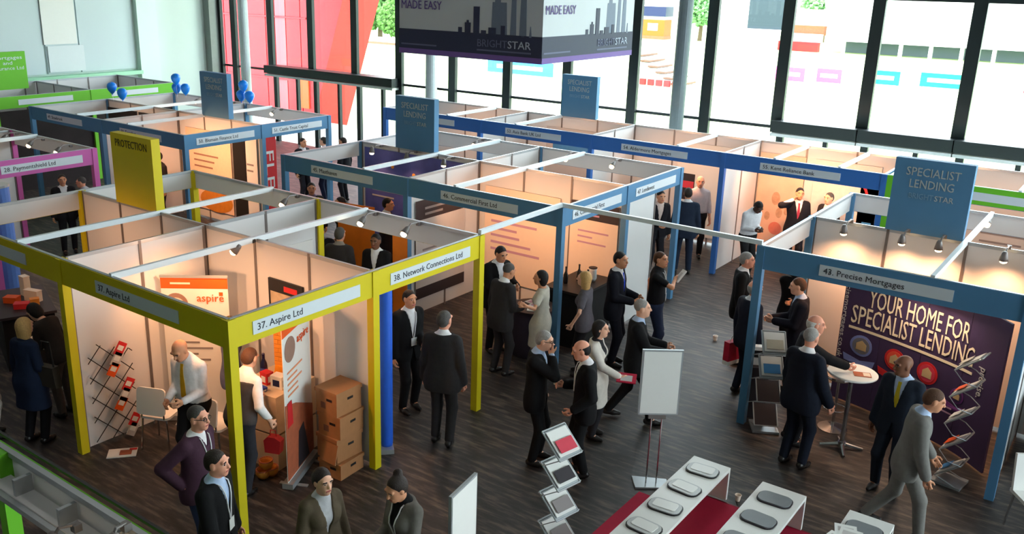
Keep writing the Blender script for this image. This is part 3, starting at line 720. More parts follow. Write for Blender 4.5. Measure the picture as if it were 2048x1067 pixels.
    if lanyard and outer:
        pts = []
        Fd, od = outer, oo + (.016 if outfit == 'suit' else 0.004)
        for sx in (-1, 1):
            p_ = []
            for k in range(7):
                f = k / 6; xx = sx * (.062 * (1 - f) + .006 * f); zz = .50 - f * .34; p_.append(tp((xx, front(xx, zz, Fd, od) + .004, zz)) * sc)
            MB().tube([tp((sx * .03, -.05, .535)) * sc, tp((sx * .06, .01, .535)) * sc] + p_, .0065, 5).obj('lanyard', cloth(lanyard), t)
        if badge:
            q = Matrix(T.tolist()); yb = front(0, .13, Fd, od) + .012
            b_ = MB().box((0, 0, 0), (.085, .004, .11), rot=q).obj('name_badge', M_WHITE, t, tuple(tp((0, yb, .11)) * sc))
    if glasses:
        mb = MB()
        for sx in (-1, 1):
            ring = [hc + HR @ np.array((sx * .033 + .022 * math.cos(a), .098, .008 + .016 * math.sin(a))) for a in np.linspace(0, 2 * math.pi, 13)[:-1]]
            mb.tube([r_ * sc for r_ in ring], .003, 5, closed=True)
            mb.tube([(hc + HR @ np.array((sx * .055, .098, .012))) * sc, (hc + HR @ np.array((sx * .08, .0, .012))) * sc], .003, 5)
        mb.obj('glasses', M_DARK, t)
    HANDS[t.name] = np.concatenate([WR * sc, WL * sc])
    return t
def hand_world(t, which):
    """world point of a hand of a person"""
    h = HANDS[t.name][0 if which == 'r' else 3:][:3].tolist()
    return Matrix.Rotation(t.rotation_euler.z, 3, 'Z') @ Vector(h) + t.location

# ------------------------------------------------------------------ spotlights on the stands
_sp = {}
def spotlight(label, loc, d, target, power=1.0, group='stand spotlights', reach=0.32, drop=0.05):
    """arm clamped to a rail at loc, reaching along d, lamp head aimed at target"""
    t = thing('spotlight', label, 'spotlight', loc, 0, group); d = Vector(d).normalized()
    hp = d * reach + Vector((0, 0, -0.05)); aim = (Vector(target) - Vector(loc) - hp).normalized()
    k = tuple(round(v, 2) for v in (*d, *aim, reach))
    if k not in _sp:
        cl = MB().box((0, 0, 0.0), (0.05, 0.05, 0.05)).mesh('clamp', M_ALUD)
        ar = MB().tube([(0, 0, 0.02), d * reach * .6 + Vector((0, 0, .03)), hp], 0.011, 6).mesh('arm', M_ALUD)
        he = MB().lathe([(0.022, -0.07), (0.034, -0.05), (0.05, 0.02), (0.055, 0.05), (0.048, 0.05), (0.03, 0.0)], 14, hp, 0, aim).mesh('lamp_head', M_ALUD, True)
        bu = MB().lathe([(0.012, -0.02), (0.036, 0.005), (0.044, 0.05), (0.040, 0.075), (0.012, 0.09)], 12, hp, 0, aim).mesh('bulb', M_BULB, True)
        _sp[k] = (cl, ar, he, bu)
    for n, m in zip(('clamp', 'arm', 'lamp_head', 'bulb'), _sp[k]): link(n, m, t)
    ld = bpy.data.lights.new('spot_lamp', 'SPOT'); ld.energy = SPOT_W * power; ld.color = (1.0, 0.47, 0.22); ld.spot_size = R(130); ld.spot_blend = 0.9; ld.shadow_soft_size = 0.05
    lo = link('spot_lamp', ld, t, hp + aim * 0.105); lo.rotation_euler = aim.to_track_quat('-Z', 'Y').to_euler()
    return t
ORD = ('first', 'second', 'third', 'fourth')
def spots(where, xs, y, d, ty, tz, power=1.0, reach=.26, z=H - .02):
    for i, x in enumerate(xs):
        spotlight('%s warm spotlight from the left %s' % (ORD[i], where), (x, y + d[1] * .048, z), d, (x + .01, ty, tz), power, 'spotlights ' + where, reach)
spots('inside the yellow stand front booth', (-2.45, -1.5, -.55), 0.0, (0, 1, 0), 2.0, 1.1, 1.1, z=H - .2)
spotlight('added warm spotlight aimed at the wire rack in the yellow stand', (-2.0, 1.95, H - .02), (0, -1, 0), (-3.0, .7, 1.0), 1.2, 'added rack spotlight', .26)  # extra lamp added to warm the left side wall
spots('on the left front booth of the yellow stand', (-5.3, -4.4), 0.0, (0, 1, 0), 2.0, 1.2, .7, z=H - .2)
spots('on the far fascia of the yellow stand', (-3.4, -1.8, -1.0), 4.0, (0, -1, 0), 2.4, 1.3, .6)
spots('over the blue printed wall of the middle stand', (-5.4, -4.5, -3.6), 8.0, (0, -1, 0), 7.5, 0.6, .45)
spots('over the cream poster of the middle stand', (-2.4, -1.5, -.6), 6.05, (0, 1, 0), 8.0, 1.3, 1.2, z=H - .2)
spots('on the far side of the middle stand', (-4.4, -2.2, -1.2), 10.0, (0, -1, 0), 8.2, 1.3, .7)
spots('above the purple display', (3.55, 4.3, 4.75, 5.5), 8.0, (0, -1, 0), 7.92, .5, 1.4, .34, H + .03)
spots('on the far side of the right stand', (4.1, 5.0, 5.9), 10.0, (0, -1, 0), 8.2, 1.3, .5)
spots('in the far left booth under the windows', (-7.8, -6.8), 12.05, (0, 1, 0), 14, 1.2, .7, z=H - .2)
spots('in the second booth under the windows', (-5.0, -4.0), 12.05, (0, 1, 0), 14, 1.2, .7, z=H - .2)
spots('in the third booth under the windows', (-2.2, -1.0), 12.05, (0, 1, 0), 14, 1.2, 1.0, z=H - .2)
spots('in the booth with the man on the phone', (.6, 1.3, 2.2), 12.05, (0, 1, 0), 14, 1.2, 1.7, z=H - .2)
spots('in the green stand at the right', (4.0, 5.2, 6.4), 12.05, (0, 1, 0), 14, 1.2, .8, z=H - .2)
spots('in the left blue stand right front booth', (-11.2, -10.4, -9.6), 6.05, (0, 1, 0), 8, 1.2, 1.8, z=H - .2)
spots('in the left blue stand dark booth', (-14.0, -13.0), 6.05, (0, 1, 0), 8, 1.2, .7, z=H - .2)
spots('on the far side of the left blue stand', (-13.6, -12.4, -10.6), 10.0, (0, -1, 0), 8, 1.2, 1.1)
spots('on the pink stand', (-13.0, -11.6, -10.6, -9.6), 3.95, (0, -1, 0), 2, .8, .6)
spotlight('round white spotlight on the near green stand', (2.0, -2.72, H - .06), (-.3, -1, 0), (1.6, -4, .5), .1, 'near stand lamps', .16)
spotlight('small lit spotlight near the end of the near green stand', (2.35, -2.6, H + .03), (.2, -1, 0), (2.4, -4, .5), .1, 'near stand lamps', .12)

# ------------------------------------------------------------------ generic prints and props
def sheet(name, poly_w, poly_h, m, parent, c, ux, un, t=0.006):
    """upright rectangular sheet centred at c, facing un"""
    return MB().prism([(-poly_w / 2, -poly_h / 2), (poly_w / 2, -poly_h / 2), (poly_w / 2, poly_h / 2), (-poly_w / 2, poly_h / 2)], Vector(c) - Vector(un) * t, ux, (0, 0, 1), un, t).obj(name, m, parent)
def lines(parent, c, ux, un, w, rows, dz, h, m, d=0.003, name='print_line'):
    ux = Vector(ux)
    for i in range(rows):
        ww = w * random.uniform(.45, 1); sheet(name, ww, h, m, parent, Vector(c) + ux * (ww - w) / 2 - Vector((0, 0, i * dz)) + Vector(un) * d, ux, un, .003)
def disc(name, r, m, parent, c, ux, un, t=.004, n=24, sy=1.0):
    return MB().prism([(r * math.cos(2 * math.pi * k / n), sy * r * math.sin(2 * math.pi * k / n)) for k in range(n)], Vector(c), ux, (0, 0, 1), un, t).obj(name, m, parent)
def col(n, c, rough=.55, **k): return mat(n, c, rough, **k)
M_ORG = col('orange_print', (240, 92, 24)); M_CREAM = col('cream_print', (236, 216, 196), noise=.02); M_LILAC = col('lilac_ink', (190, 150, 176), noise=0); M_CHARC = col('charcoal_print', (48, 42, 48))
M_GREYP = col('grey_print', (200, 196, 194), noise=.02); M_BROWN = col('brown_print', (176, 96, 66), noise=.25, nscale=9); M_RED = col('red_print', (206, 40, 44)); M_BLUEP = col('bright_blue_print', (70, 140, 200)); M_GINK = col('grey_ink', (140, 132, 132), noise=0)
M_CARD = col('cardboard', (170, 118, 76), .85, noise=.08); M_TAUPE = col('taupe_laminate', (206, 184, 156), .5); M_WOOD = col('orange_wood', (206, 132, 46), .5, noise=.15, nscale=8); M_NVP = col('navy_plastic', (34, 42, 84), .35)

def roller_banner(label, x, y, ang, w, h, group='roll-up banners'):
    t = thing('roller_banner', label, 'banner', (x, y, 0), ang, group)
    MB().box((0, 0, .045), (w + .04, .13, .07)).obj('base_cassette', M_ALU, t)
    for s in (-1, 1): MB().box((s * (w / 2 - .12), -.02, .006), (.05, .34, .012)).obj('foot', M_ALU, t)
    MB().tube([(0, .045, .06), (0, .03, h)], .009, 6).obj('support_pole', M_ALU, t)
    sheet('print_sheet', w, h - .08, M_GREYP if 'grey' in label else M_WHITE, t, (0, -.002, .08 + (h - .08) / 2), (1, 0, 0), (0, -1, 0))
    MB().box((0, 0, h + .01), (w + .01, .03, .03)).obj('top_bar', M_ALU, t)
    return t
F_ = (0, -1, 0); X_ = (1, 0, 0)
b1 = roller_banner('roll-up banner with orange top band behind the man in the white shirt', -2.6, 1.47, R(38.6), .84, 1.98)
sheet('orange_band', .84, .14, M_ORG, b1, (0, -.004, 1.9), X_, F_); lines(b1, (-.1, -.004, 1.90), X_, F_, .4, 1, .05, .025, M_CREAM, .004)
disc('printed_ring', .15, col('taupe_print', (150, 118, 104)), b1, (-.24, -.004, 1.62), X_, F_, .003); disc('printed_ring', .11, M_CREAM, b1, (-.24, -.008, 1.60), X_, F_, .003); disc('printed_ring', .13, col('taupe_print', (150, 118, 104)), b1, (.16, -.004, 1.38), X_, F_, .003)
lettering('aspire', .15, M_ORG, (.02, -.009, 1.66), X_, (0, 0, 1), b1, (0, 0, 0), 'LEFT', .34); sheet('orange_logo', .05, .05, M_ORG, b1, (.33, -.004, 1.76), X_, F_)
lines(b1, (0, -.004, 1.1), X_, F_, .6, 6, .08, .025, M_GINK)
b2 = roller_banner('roll-up banner with brown photograph beside the cardboard boxes', -.60, 1.36, R(60), .8, 2.0)
b2.rotation_euler.z = math.atan2(.5, .87) + math.pi / 2 - R(4)
sheet('orange_band', .8, .14, M_ORG, b2, (0, -.004, 1.92), X_, F_); disc('printed_ring', .15, col('taupe_print', (150, 118, 104)), b2, (-.2, -.004, 1.66), X_, F_, .003)
lettering('aspire', .15, M_ORG, (.0, -.009, 1.66), X_, (0, 0, 1), b2, (0, 0, 0), 'LEFT', .34); lines(b2, (0, -.004, 1.4), X_, F_, .6, 5, .07, .022, col('orange_tint', (232, 150, 110)))
MB().prism([(-.4, 0), (.4, 0), (.4, .62), (-.1, .86), (-.4, .95)], (0, -.006, .1), X_, (0, 0, 1), F_, .003).obj('printed_photo', M_BROWN, b2)
MB().prism([(-.36, 0), (-.2, 0), (-.22, .3), (-.34, .3)], (0, -.009, .75), X_, (0, 0, 1), F_, .003).obj('printed_photo', M_RED, b2); MB().prism([(-.1, 0), (.25, 0), (.1, .5), (-.05, .45)], (0, -.009, .12), X_, (0, 0, 1), F_, .003).obj('printed_photo', M_CHARC, b2)
# picture screen on the spine wall
sc_ = thing('wall_screen', 'black framed picture hanging on the yellow stand back wall', 'picture', (-1.45, 1.975, 1.45))
MB().box((0, 0, .28), (.62, .03, .62)).obj('frame', M_DARK, sc_); sheet('picture', .54, .42, col('picture_print', (190, 170, 140), noise=.3, nscale=9), sc_, (0, -.018, .22), X_, F_, .003); sheet('picture', .24, .07, M_RED, sc_, (.1, -.018, .5), X_, F_, .003)
# display plinth with prizes
pl = thing('plinth', 'taupe display plinth holding bottle and prize boxes in the yellow stand', 'plinth', (-1.2, 1.52, 0), R(8))
MB().box((0, 0, .22), (.66, .72, .44)).obj('lower_block', M_TAUPE, pl); MB().box((0, 0, .46), (.64, .70, .03)).obj('shadow_gap', col('gap', (120, 104, 88)), pl); MB().box((0, 0, .71), (.66, .72, .48)).obj('upper_block', M_TAUPE, pl)
bt = thing('bottle', 'dark blue champagne bottle standing on the plinth', 'bottle', (-1.36, 1.5, .952))
MB().lathe([(.04, 0), (.044, .02), (.044, .16), (.038, .2), (.018, .25), (.015, .30)], 16).obj('glass_body', col('bottle_glass', (22, 26, 60), .15), bt, smooth=True); MB().lathe([(.018, .255), (.018, .315), (.012, .325)], 12).obj('foil', col('foil', (30, 30, 70), .3, metal=.5), bt); MB().lathe([(.0455, .07), (.0455, .14)], 16).obj('label', col('blue_label', (60, 70, 140)), bt)
def giftbox(label, x, y, z, d, m1, m2, rz=0):
    t = thing('gift_box', label, 'box', (x, y, z), rz, 'prize boxes on the plinth')
    MB().box((0, 0, d[2] / 2 - .01), (d[0], d[1], d[2] - .02)).obj('box_body', m1, t); MB().box((0, 0, d[2] - .012), (d[0] + .006, d[1] + .006, .024)).obj('lid', m1, t); sheet('label_print', d[0] * .6, d[2] * .5, m2, t, (0, -d[1] / 2 - .003, d[2] * .45), X_, F_, .003); MB().box((d[0] / 2 + .001, 0, d[2] * .45), (.004, d[1] * .6, d[2] * .5)).obj('label_print', m2, t)
giftbox('bright red gift box on the plinth', -1.22, 1.42, .952, (.12, .10, .15), M_RED, M_WHITE); giftbox('white gift box with navy print on the plinth', -1.02, 1.44, .952, (.16, .12, .16), M_WHITE, M_NVP, .2); giftbox('flat royal blue gift box at the plinth edge', -1.14, 1.24, .952, (.18, .08, .05), col('royal_blue', (40, 70, 170)), M_WHITE)
tw = thing('wooden_tower', 'tall orange wooden tower on the plinth', 'tower', (-1.16, 1.66, .952), .3)
for i in range(9):
    z = .20 + i * .055
    for k in (-1, 0, 1): MB().box(((k * .06, 0, z + .026) if i % 2 else (0, k * .06, z + .026)), (.056, .176, .05) if i % 2 else (.176, .056, .05)).obj('block', M_WOOD, tw)
MB().lathe([(.15, 0), (.16, .06), (.13, .12), (.12, .2)], 8).obj('base', col('amber_wood', (222, 140, 30), .45), tw)
ap = None
for i, (dx, dz) in enumerate(((0, 0), (.02, .11), (0.05, .0))):
    f = thing('basket', ('lower', 'upper', 'right-hand')[i] + ' orange round basket on the floor beside the plinth', 'basket', (-.86 + dx * .6, 1.0 + dx * 2, dz if i < 2 else 0), 0, 'baskets by the plinth')
    MB().lathe([(.06, 0), (.085, .05), (.08, .10), (.07, .10), (.074, .05), (.05, .02)], 14).obj('bowl', M_WOOD, f, smooth=True); MB().tube([(.078 * math.cos(a), .078 * math.sin(a), .102) for a in np.linspace(0, 6.283, 17)[:-1]], .008, 5, closed=True).obj('rim', M_BROWN, f)
rb = thing('gift_bag', 'bright red carrier bag beside the plinth in the yellow stand', 'bag', (-.62, .98, .43), .4)
MB().prism([(-.09, 0), (.09, 0), (.11, .16), (.04, .2), (-.05, .2), (-.10, .15)], (0, .05, 0), X_, (0, 0, 1), F_, .1).obj('bag_body', M_RED, rb); MB().tube([(-.04, 0, .19), (-.03, 0, .27), (.03, 0, .27), (.04, 0, .19)], .006, 6).obj('handle', M_RED, rb)
# archive boxes
z = 0
for i, (lab, dx, dy, hh_, rz) in enumerate((('bottom brown cardboard archive box of the stack', .04, -.02, .2, .06), ('second brown archive box from the bottom, flap hanging open', 0, 0, .30, -.03), ('third brown archive box from the bottom of the stack', .02, .01, .28, .05), ('topmost brown archive box of the stack by the yellow post', 0, 0, .30, 0))):
    b = thing('archive_box', lab, 'box', (-.31 + dx, 1.72 + dy, z), rz, 'stacked archive boxes')
    MB().box((0, 0, hh_ / 2), (.34, .40, hh_)).obj('box_body', M_CARD, b); MB().box((0, 0, hh_ - .02), (.36, .42, .045)).obj('lid', M_CARD, b)
    MB().box((.05, -.2, hh_ * .62), (.09, .006, .03)).obj('hand_hole', M_DARK, b); MB().box((.17, .02, hh_ * .62), (.006, .09, .03)).obj('hand_hole', M_DARK, b)
    sheet('printed_mark', .08, .08, col('box_print', (120, 84, 66)), b, (-.05, -.201, hh_ * .35), X_, F_, .003)
    if i == 1: MB().box((.06, -.225, .12), (.26, .012, .24), rot=Matrix.Rotation(R(-12), 3, 'X')).obj('flap', M_CARD, b)
    z += hh_ + .004
# wire literature lattice hung on the side wall
lt = thing('wall_rack', 'diamond wire literature rack on the yellow stand side wall', 'rack', (-2.93, .12, 0))
def wire(a, b): MB().tube([a, b], .006, 5).obj('wire', M_DARK, lt)
gy = [0.02, .13, .24, .35, .46, .57]
N_ = 5; sp = .26
for i in range(-1, 5): # rising and falling diagonals
    y0 = .02; z0 = .1 + i * sp
    a = (0, y0, max(z0, .1)); 
    for s in (1, -1):
        pts = []
        for k in np.linspace(0, .58, 30):
            zz = (z0 if s > 0 else z0 + .58 * 1.05) + s * k * 1.05
            if .06 <= zz <= 1.42 - .25 * (k / .58): pts.append((.0 if s > 0 else .012, y0 + k, zz))
        if len(pts) > 2: wire(pts[0], pts[-1])
for (yy, zz, m) in ((.46, 1.22, M_RED), (.40, 1.1, M_GREYP), (.34, .98, M_ORG), (.52, .72, M_RED), (.46, .6, M_GREYP), (.40, .5, M_ORG), (.56, .22, M_RED), (.52, .1, M_GREYP)):
    bb = MB().box((0, 0, 0), (.012, .12, .17), rot=Matrix.Rotation(R(-35), 3, 'X')).obj('brochure', m, lt, (.025, yy - .02, zz)); MB().box((.007, 0, .01), (.003, .08, .06), rot=Matrix.Rotation(R(-35), 3, 'X')).obj('printed_photo', M_WHITE, bb)
fb = thing('floor_brochure', 'open brochure lying on the carpet inside the yellow stand', 'brochure', (-2.62, .28, .001), R(50))
MB().box((0, 0, .004), (.34, .22, .008)).obj('pages', M_WHITE, fb); sheet2 = MB().box((.04, .0, .009), (.14, .12, .003)).obj('printed_photo', M_BROWN, fb); MB().box((.12, .07, .009), (.09, .05, .003)).obj('printed_photo', M_RED, fb)
# edge-on blue banner in the far booth
bp_ = thing('blue_banner', 'narrow royal blue banner tower beside the yellow corner post', 'banner', (-.2, 2.42, 0), R(-42))
MB().box((0, 0, .03), (.3, .16, .06)).obj('base_cassette', M_ALU, bp_); MB().lathe([(.075, .06), (.08, .1), (.08, 2.1), (.07, 2.14)], 18).obj('print_tower', col('royal_blue_print', (34, 96, 214)), bp_, smooth=True)

# ------------------------------------------------------------------ middle stand furnishings
def poster(label, c, w, h, un, m, name='wall_poster', cat='poster', group='posters'):
    un = Vector(un); ux = Vector((0, 0, 1)).cross(un); t = thing(name, label, cat, (c[0], c[1], c[2] - h / 2), 0, group)
    sheet('print_sheet', w, h, m, t, (0, 0, h / 2), ux, un, .012); t['ux'] = list(ux); return t, ux, un
t, ux, un = poster('cream wall poster with lilac lines of text in the middle stand', (-2.03, 7.955, 1.2), 1.6, 1.75, (0, -1, 0), M_CREAM)
lines(t, (-.1, -.002, 1.3), ux, un, 1.1, 1, .1, .05, M_GINK); lines(t, (-.1, -.002, 1.12), ux, un, 1.1, 5, .13, .045, M_LILAC)
t, ux, un = poster('cream wall poster under a dark header near the bottles', (-.55, 7.955, 1.15), .92, 1.9, (0, -1, 0), M_CREAM)
sheet('dark_header', .92, .3, M_CHARC, t, (0, -.003, 1.75), ux, un); lines(t, (0, -.006, 1.78), ux, un, .6, 2, .09, .03, M_LILAC, .006); lines(t, (0, -.002, 1.4), ux, un, .6, 3, .1, .03, M_LILAC)
t, ux, un = poster('grey text poster under a black header on the middle stand side wall', (-2.96, 6.85, 1.18), 1.35, 1.75, (1, 0, 0), M_GREYP)
sheet('dark_header', 1.35, .34, M_CHARC, t, (.003, 0, 1.58), ux, un); lines(t, (.006, 0, 1.6), ux, un, .9, 2, .1, .04, M_GINK, .006); lines(t, (.002, 0, 1.15), ux, un, 1.0, 6, .14, .035, M_GINK); sheet('dark_footer', 1.35, .2, M_CHARC, t, (.003, 0, .1), ux, un)
t, ux, un = poster('violet blue printed wall graphic with pale glow in the middle stand', (-4.55, 7.955, 1.45), 2.6, 1.9, (0, -1, 0), col('violet_blue_print', (86, 92, 168), noise=.35, nscale=2.2))
for k in range(5): disc('printed_star', .04, col('amber_print', (240, 160, 60)), t, (-1.1 + k * .55, -.003, 1.5 + .1 * (k % 2)), ux, un, .003)
lines(t, (-.5, -.002, 1.2), ux, un, 1.2, 3, .12, .03, M_GREYP)
wall_run(ST_T, 'y', 0.0, 8.06, 9.06)
ct = thing('counter', 'black draped counter carrying bottles in the middle stand', 'counter', (-.32, 7.2, 0))
MB().box((0, 0, .46), (.62, 1.0, .92)).obj('drape', col('black_cloth', (24, 24, 26), .9, bump=.2, bscale=9), ct); MB().box((0, 0, .94), (.7, 1.08, .04)).obj('top', M_DARK, ct)
for i, (dx, dy, k, lab) in enumerate(((-.15, -.2, 0, 'dark bottle at the near left of the black counter'), (-.05, .05, 0, 'dark bottle in the middle of the black counter'), (.12, .2, 1, 'clear jug at the back of the black counter'), (.2, -.1, 0, 'dark bottle at the right of the black counter'))):
    b = thing('bottle', lab, 'bottle', (-.32 + dx, 7.2 + dy, .962), 0, 'bottles on the black counter')
    m = col('bottle_dark', (30, 30, 34), .2) if not k else col('jug_glass', (214, 218, 220), .1)
    MB().lathe([(.035, 0), (.04, .02), (.04, .14), (.015, .2), (.014, .26)] if not k else [(.05, 0), (.07, .05), (.06, .18), (.07, .22)], 14).obj('glass_body', m, b, smooth=True); MB().lathe([(.016, .25), (.016, .28)] if not k else [(.072, .215), (.072, .228)], 12).obj('cap' if not k else 'rim', M_DARK, b)
dr = thing('round_table', 'small dark draped table with leaflets beside the men at the middle stand', 'table', (-.55, 6.2, 0))
MB().lathe([(.34, 0), (.33, .3), (.30, .72), (.30, .74)], 24).obj('drape', col('dark_violet_cloth', (52, 44, 58), .9, bump=.25, bscale=9), dr, smooth=True); MB().lathe([(.36, .74), (.36, .77)], 24).obj('top', M_CHARC, dr)
for k, (dx, dy) in enumerate(((0, 0), (.14, .1), (-.1, .12), (.1, -.14))):
    l = thing('leaflet', ('first', 'second', 'third', 'fourth')[k] + ' white leaflet on the dark draped table', 'leaflet', (-.55 + dx, 6.2 + dy, .771), k * .7, 'leaflets on the draped table'); MB().box((0, 0, .004), (.15, .21, .008)).obj('pages', M_WHITE, l); MB().box((0, .03, .009), (.1, .08, .002)).obj('printed_photo', M_LILAC, l)

# ------------------------------------------------------------------ right stand: curved pop-up display
arc = [Vector(p) for p in ((3.70, 7.56), (4.1, 7.46), (4.54, 7.30), (5.0, 7.10), (5.46, 6.84), (5.83, 6.50))]
cum = [0]
for a, b in zip(arc[:-1], arc[1:]): cum.append(cum[-1] + (b - a).length)
def on_arc(s):
    s = min(max(s, 0), cum[-1] - 1e-4); i = max(k for k in range(len(cum) - 1) if cum[k] <= s); f = (s - cum[i]) / (cum[i + 1] - cum[i])
    p0 = arc[max(i - 1, 0)]; p1 = arc[i]; p2 = arc[i + 1]; p3 = arc[min(i + 2, len(arc) - 1)]
    P = .5 * ((2 * p1) + (-p0 + p2) * f + (2 * p0 - 5 * p1 + 4 * p2 - p3) * f * f + (-p0 + 3 * p1 - 3 * p2 + p3) * f ** 3)
    D = (p2 - p1).normalized(); return P, Vector((D.y, -D.x))
M_PLUM = col('plum_print', (66, 50, 84), noise=.08, nscale=2); M_LET = col('cream_lettering', (250, 232, 200), noise=0)
pd = thing('popup_display', 'curved purple pop-up display reading YOUR HOME FOR SPECIALIST LENDING', 'display', (4.6, 7.2, 0)); po = pd.location
def bendf(s0, z0, d): 
    def f(a, b, c):
        P, n = on_arc(s0 + a); return (P.x + n.x * (d + c) - po.x, P.y + n.y * (d + c) - po.y, z0 + b)
    return f
def curved(name, s0, s1, z0, z1, d, m, t=.004, n=12):
    f = bendf(0, 0, d); mb = MB(); vs = []
    for k in range(n + 1):
        s = s0 + (s1 - s0) * k / n
        vs += [f(s, z0, 0), f(s, z1, 0), f(s, z0, -t), f(s, z1, -t)]
    fs = []
    for k in range(n):
        q = k * 4; fs += [(q, q + 4, q + 5, q + 1), (q + 2, q + 3, q + 7, q + 6), (q + 1, q + 5, q + 7, q + 3), (q, q + 2, q + 6, q + 4)]
    fs += [(0, 1, 3, 2), (n * 4, n * 4 + 2, n * 4 + 3, n * 4 + 1)]
    return mb.add(vs, fs).obj(name, m, pd)
for k in range(4):
    w = cum[-1] / 4; curved('display_panel', k * w + .003, (k + 1) * w - .003, .04, 1.98, 0, M_PLUM, .03, 6)
def atext(txt, size, s0, z0, width): lettering(txt, size, M_LET, (0, 0, 0), X_, (0, 0, 1), pd, (0, 0, 0), 'LEFT', width, bendf(s0, z0, .007), ext=.003)
atext('YOUR HOME FOR', .37, .36, 1.50, 1.46); atext('SPECIALIST LENDING', .37, .17, 1.22, 1.76)
curved('underline', .16, 1.95, 1.13, 1.165, .006, M_LET, n=16)
def vtext(txt, s0, z0, size): lettering(txt, size, M_GREYP, (0, 0, 0), X_, (0, 0, 1), pd, (0, 0, 0), 'LEFT', None, (lambda a, b, c, f=bendf(0, 0, .007): f(s0 + b, z0 - a, c)), ext=.003)
vtext('precisemortgages.co.uk', .03, 1.9, .13); vtext('precise.', 2.06, 1.3, .13)
def badge_icon(s, z, c1, c2, r=.15):
    f = bendf(s, z, .007); g = bendf(s, z, .012)
    def poly(pts, m, ff, name):
        a = [ff(x, y, 0) for x, y in pts]; n = len(pts); b = [ff(x, y, -.004) for x, y in pts]
        MB().add(a + b, [tuple(range(n)), tuple(range(n, 2 * n))[::-1]] + [(i, (i + 1) % n, n + (i + 1) % n, n + i) for i in range(n)]).obj(name, m, pd)
    cc = [(math.cos(k * .2618), math.sin(k * .2618)) for k in range(24)]
    poly([(r * a, r * b) for a, b in cc], c1, f, 'printed_disc'); poly([(r * .78 * a, r * .78 * b) for a, b in cc], c2, g, 'printed_disc')
    poly([(-r * .45, -r * .4), (r * .45, -r * .4), (r * .45, r * .2), (0, r * .55), (-r * .45, r * .2)], col('beige_print', (206, 176, 130)), bendf(s, z, .016), 'printed_house')
    poly([(-r * 1.5, -r * 1.1), (0, -r * 1.45), (r * 1.5, -r * 1.1), (r * 1.35, -r * 1.75), (0, -r * 2.05), (-r * 1.35, -r * 1.75)], c1, g, 'printed_ribbon')
badge_icon(.36, .92, col('periwinkle_print', (128, 140, 200)), col('grey_blue_print', (120, 120, 130))); badge_icon(.86, .90, M_RED, col('coral_print', (226, 84, 60))); badge_icon(1.34, .90, M_RED, col('pinkred_print', (210, 60, 80))); badge_icon(1.80, .78, col('violet_print', (120, 60, 130)), M_PLUM, .10)
lines(pd, (5.35 - po.x, 6.88 - po.y, .60), (.87, -.5, 0), (-.5, -.87, 0), .3, 2, .07, .02, M_LILAC, .02)
for k, sv in enumerate((1.12, 1.62)):
    P_, n_ = on_arc(sv); dl = thing('display_lamp', ('left', 'right')[k] + ' lit bar lamp over the top edge of the purple display', 'lamp', (P_.x, P_.y, 1.985), math.atan2(n_.y, n_.x) + math.pi / 2, 'lamps on the purple display')
    MB().tube([(0, 0, 0), (0, -.12, .05), (0, -.24, .03)], .01, 6).obj('arm', M_ALU, dl); MB().box((0, -.26, .02), (.24, .06, .04)).obj('lamp_head', M_ALU, dl); MB().box((0, -.26, -.008), (.22, .05, .016)).obj('lit_tube', M_BULB, dl)
    ld = bpy.data.lights.new('display_light', 'AREA'); ld.shape = 'RECTANGLE'; ld.size = .2; ld.size_y = .05; ld.energy = 9; ld.color = (1, .74, .55); lo = link('display_light', ld, dl, (0, -.26, -.02)); lo.rotation_euler = (R(-28), 0, 0)
ht_ = thing('cocktail_table', 'white round cocktail table on a chrome cross foot', 'table', (4.28, 6.12, 0))
MB().lathe([(.0, 1.03), (.27, 1.03), (.30, 1.045), (.30, 1.06), (.29, 1.068), (0, 1.068)], 32).obj('table_top', M_WHITE, ht_, smooth=False); MB().tube([(0, 0, .04), (0, 0, 1.03)], .028, 12).obj('column', M_CHROME, ht_)
for k in range(4): MB().tube([(0, 0, .07), (.26 * math.cos(k * 1.571 + .4), .26 * math.sin(k * 1.571 + .4), .022)], [.03, .018], 8).obj('foot', M_CHROME, ht_)
MB().lathe([(.05, .03), (.05, .1)], 14).obj('hub', M_CHROME, ht_)
st = thing('bar_stool', 'chrome bar stool tucked behind the cocktail table', 'stool', (4.02, 6.62, 0))
MB().lathe([(.17, .73), (.18, .75), (.17, .77)], 20).obj('seat', M_CHROME, st); MB().tube([(0, 0, .03), (0, 0, .73)], .02, 10).obj('column', M_CHROME, st); MB().lathe([(.19, 0), (.19, .012), (.03, .04)], 22).obj('base', M_CHROME, st); MB().tube([(.14 * math.cos(a), .14 * math.sin(a), .3) for a in np.linspace(0, 6.283, 17)[:-1]], .01, 6, closed=True).obj('foot_ring', M_CHROME, st)
pp = thing('leaflet', 'brown leaflet lying on the white cocktail table', 'leaflet', (4.4, 6.1, 1.069), .4); MB().box((0, 0, .003), (.2, .14, .006)).obj('pages', M_BROWN, pp); MB().box((.05, 0, .007), (.08, .1, .002)).obj('printed_photo', M_CREAM, pp)

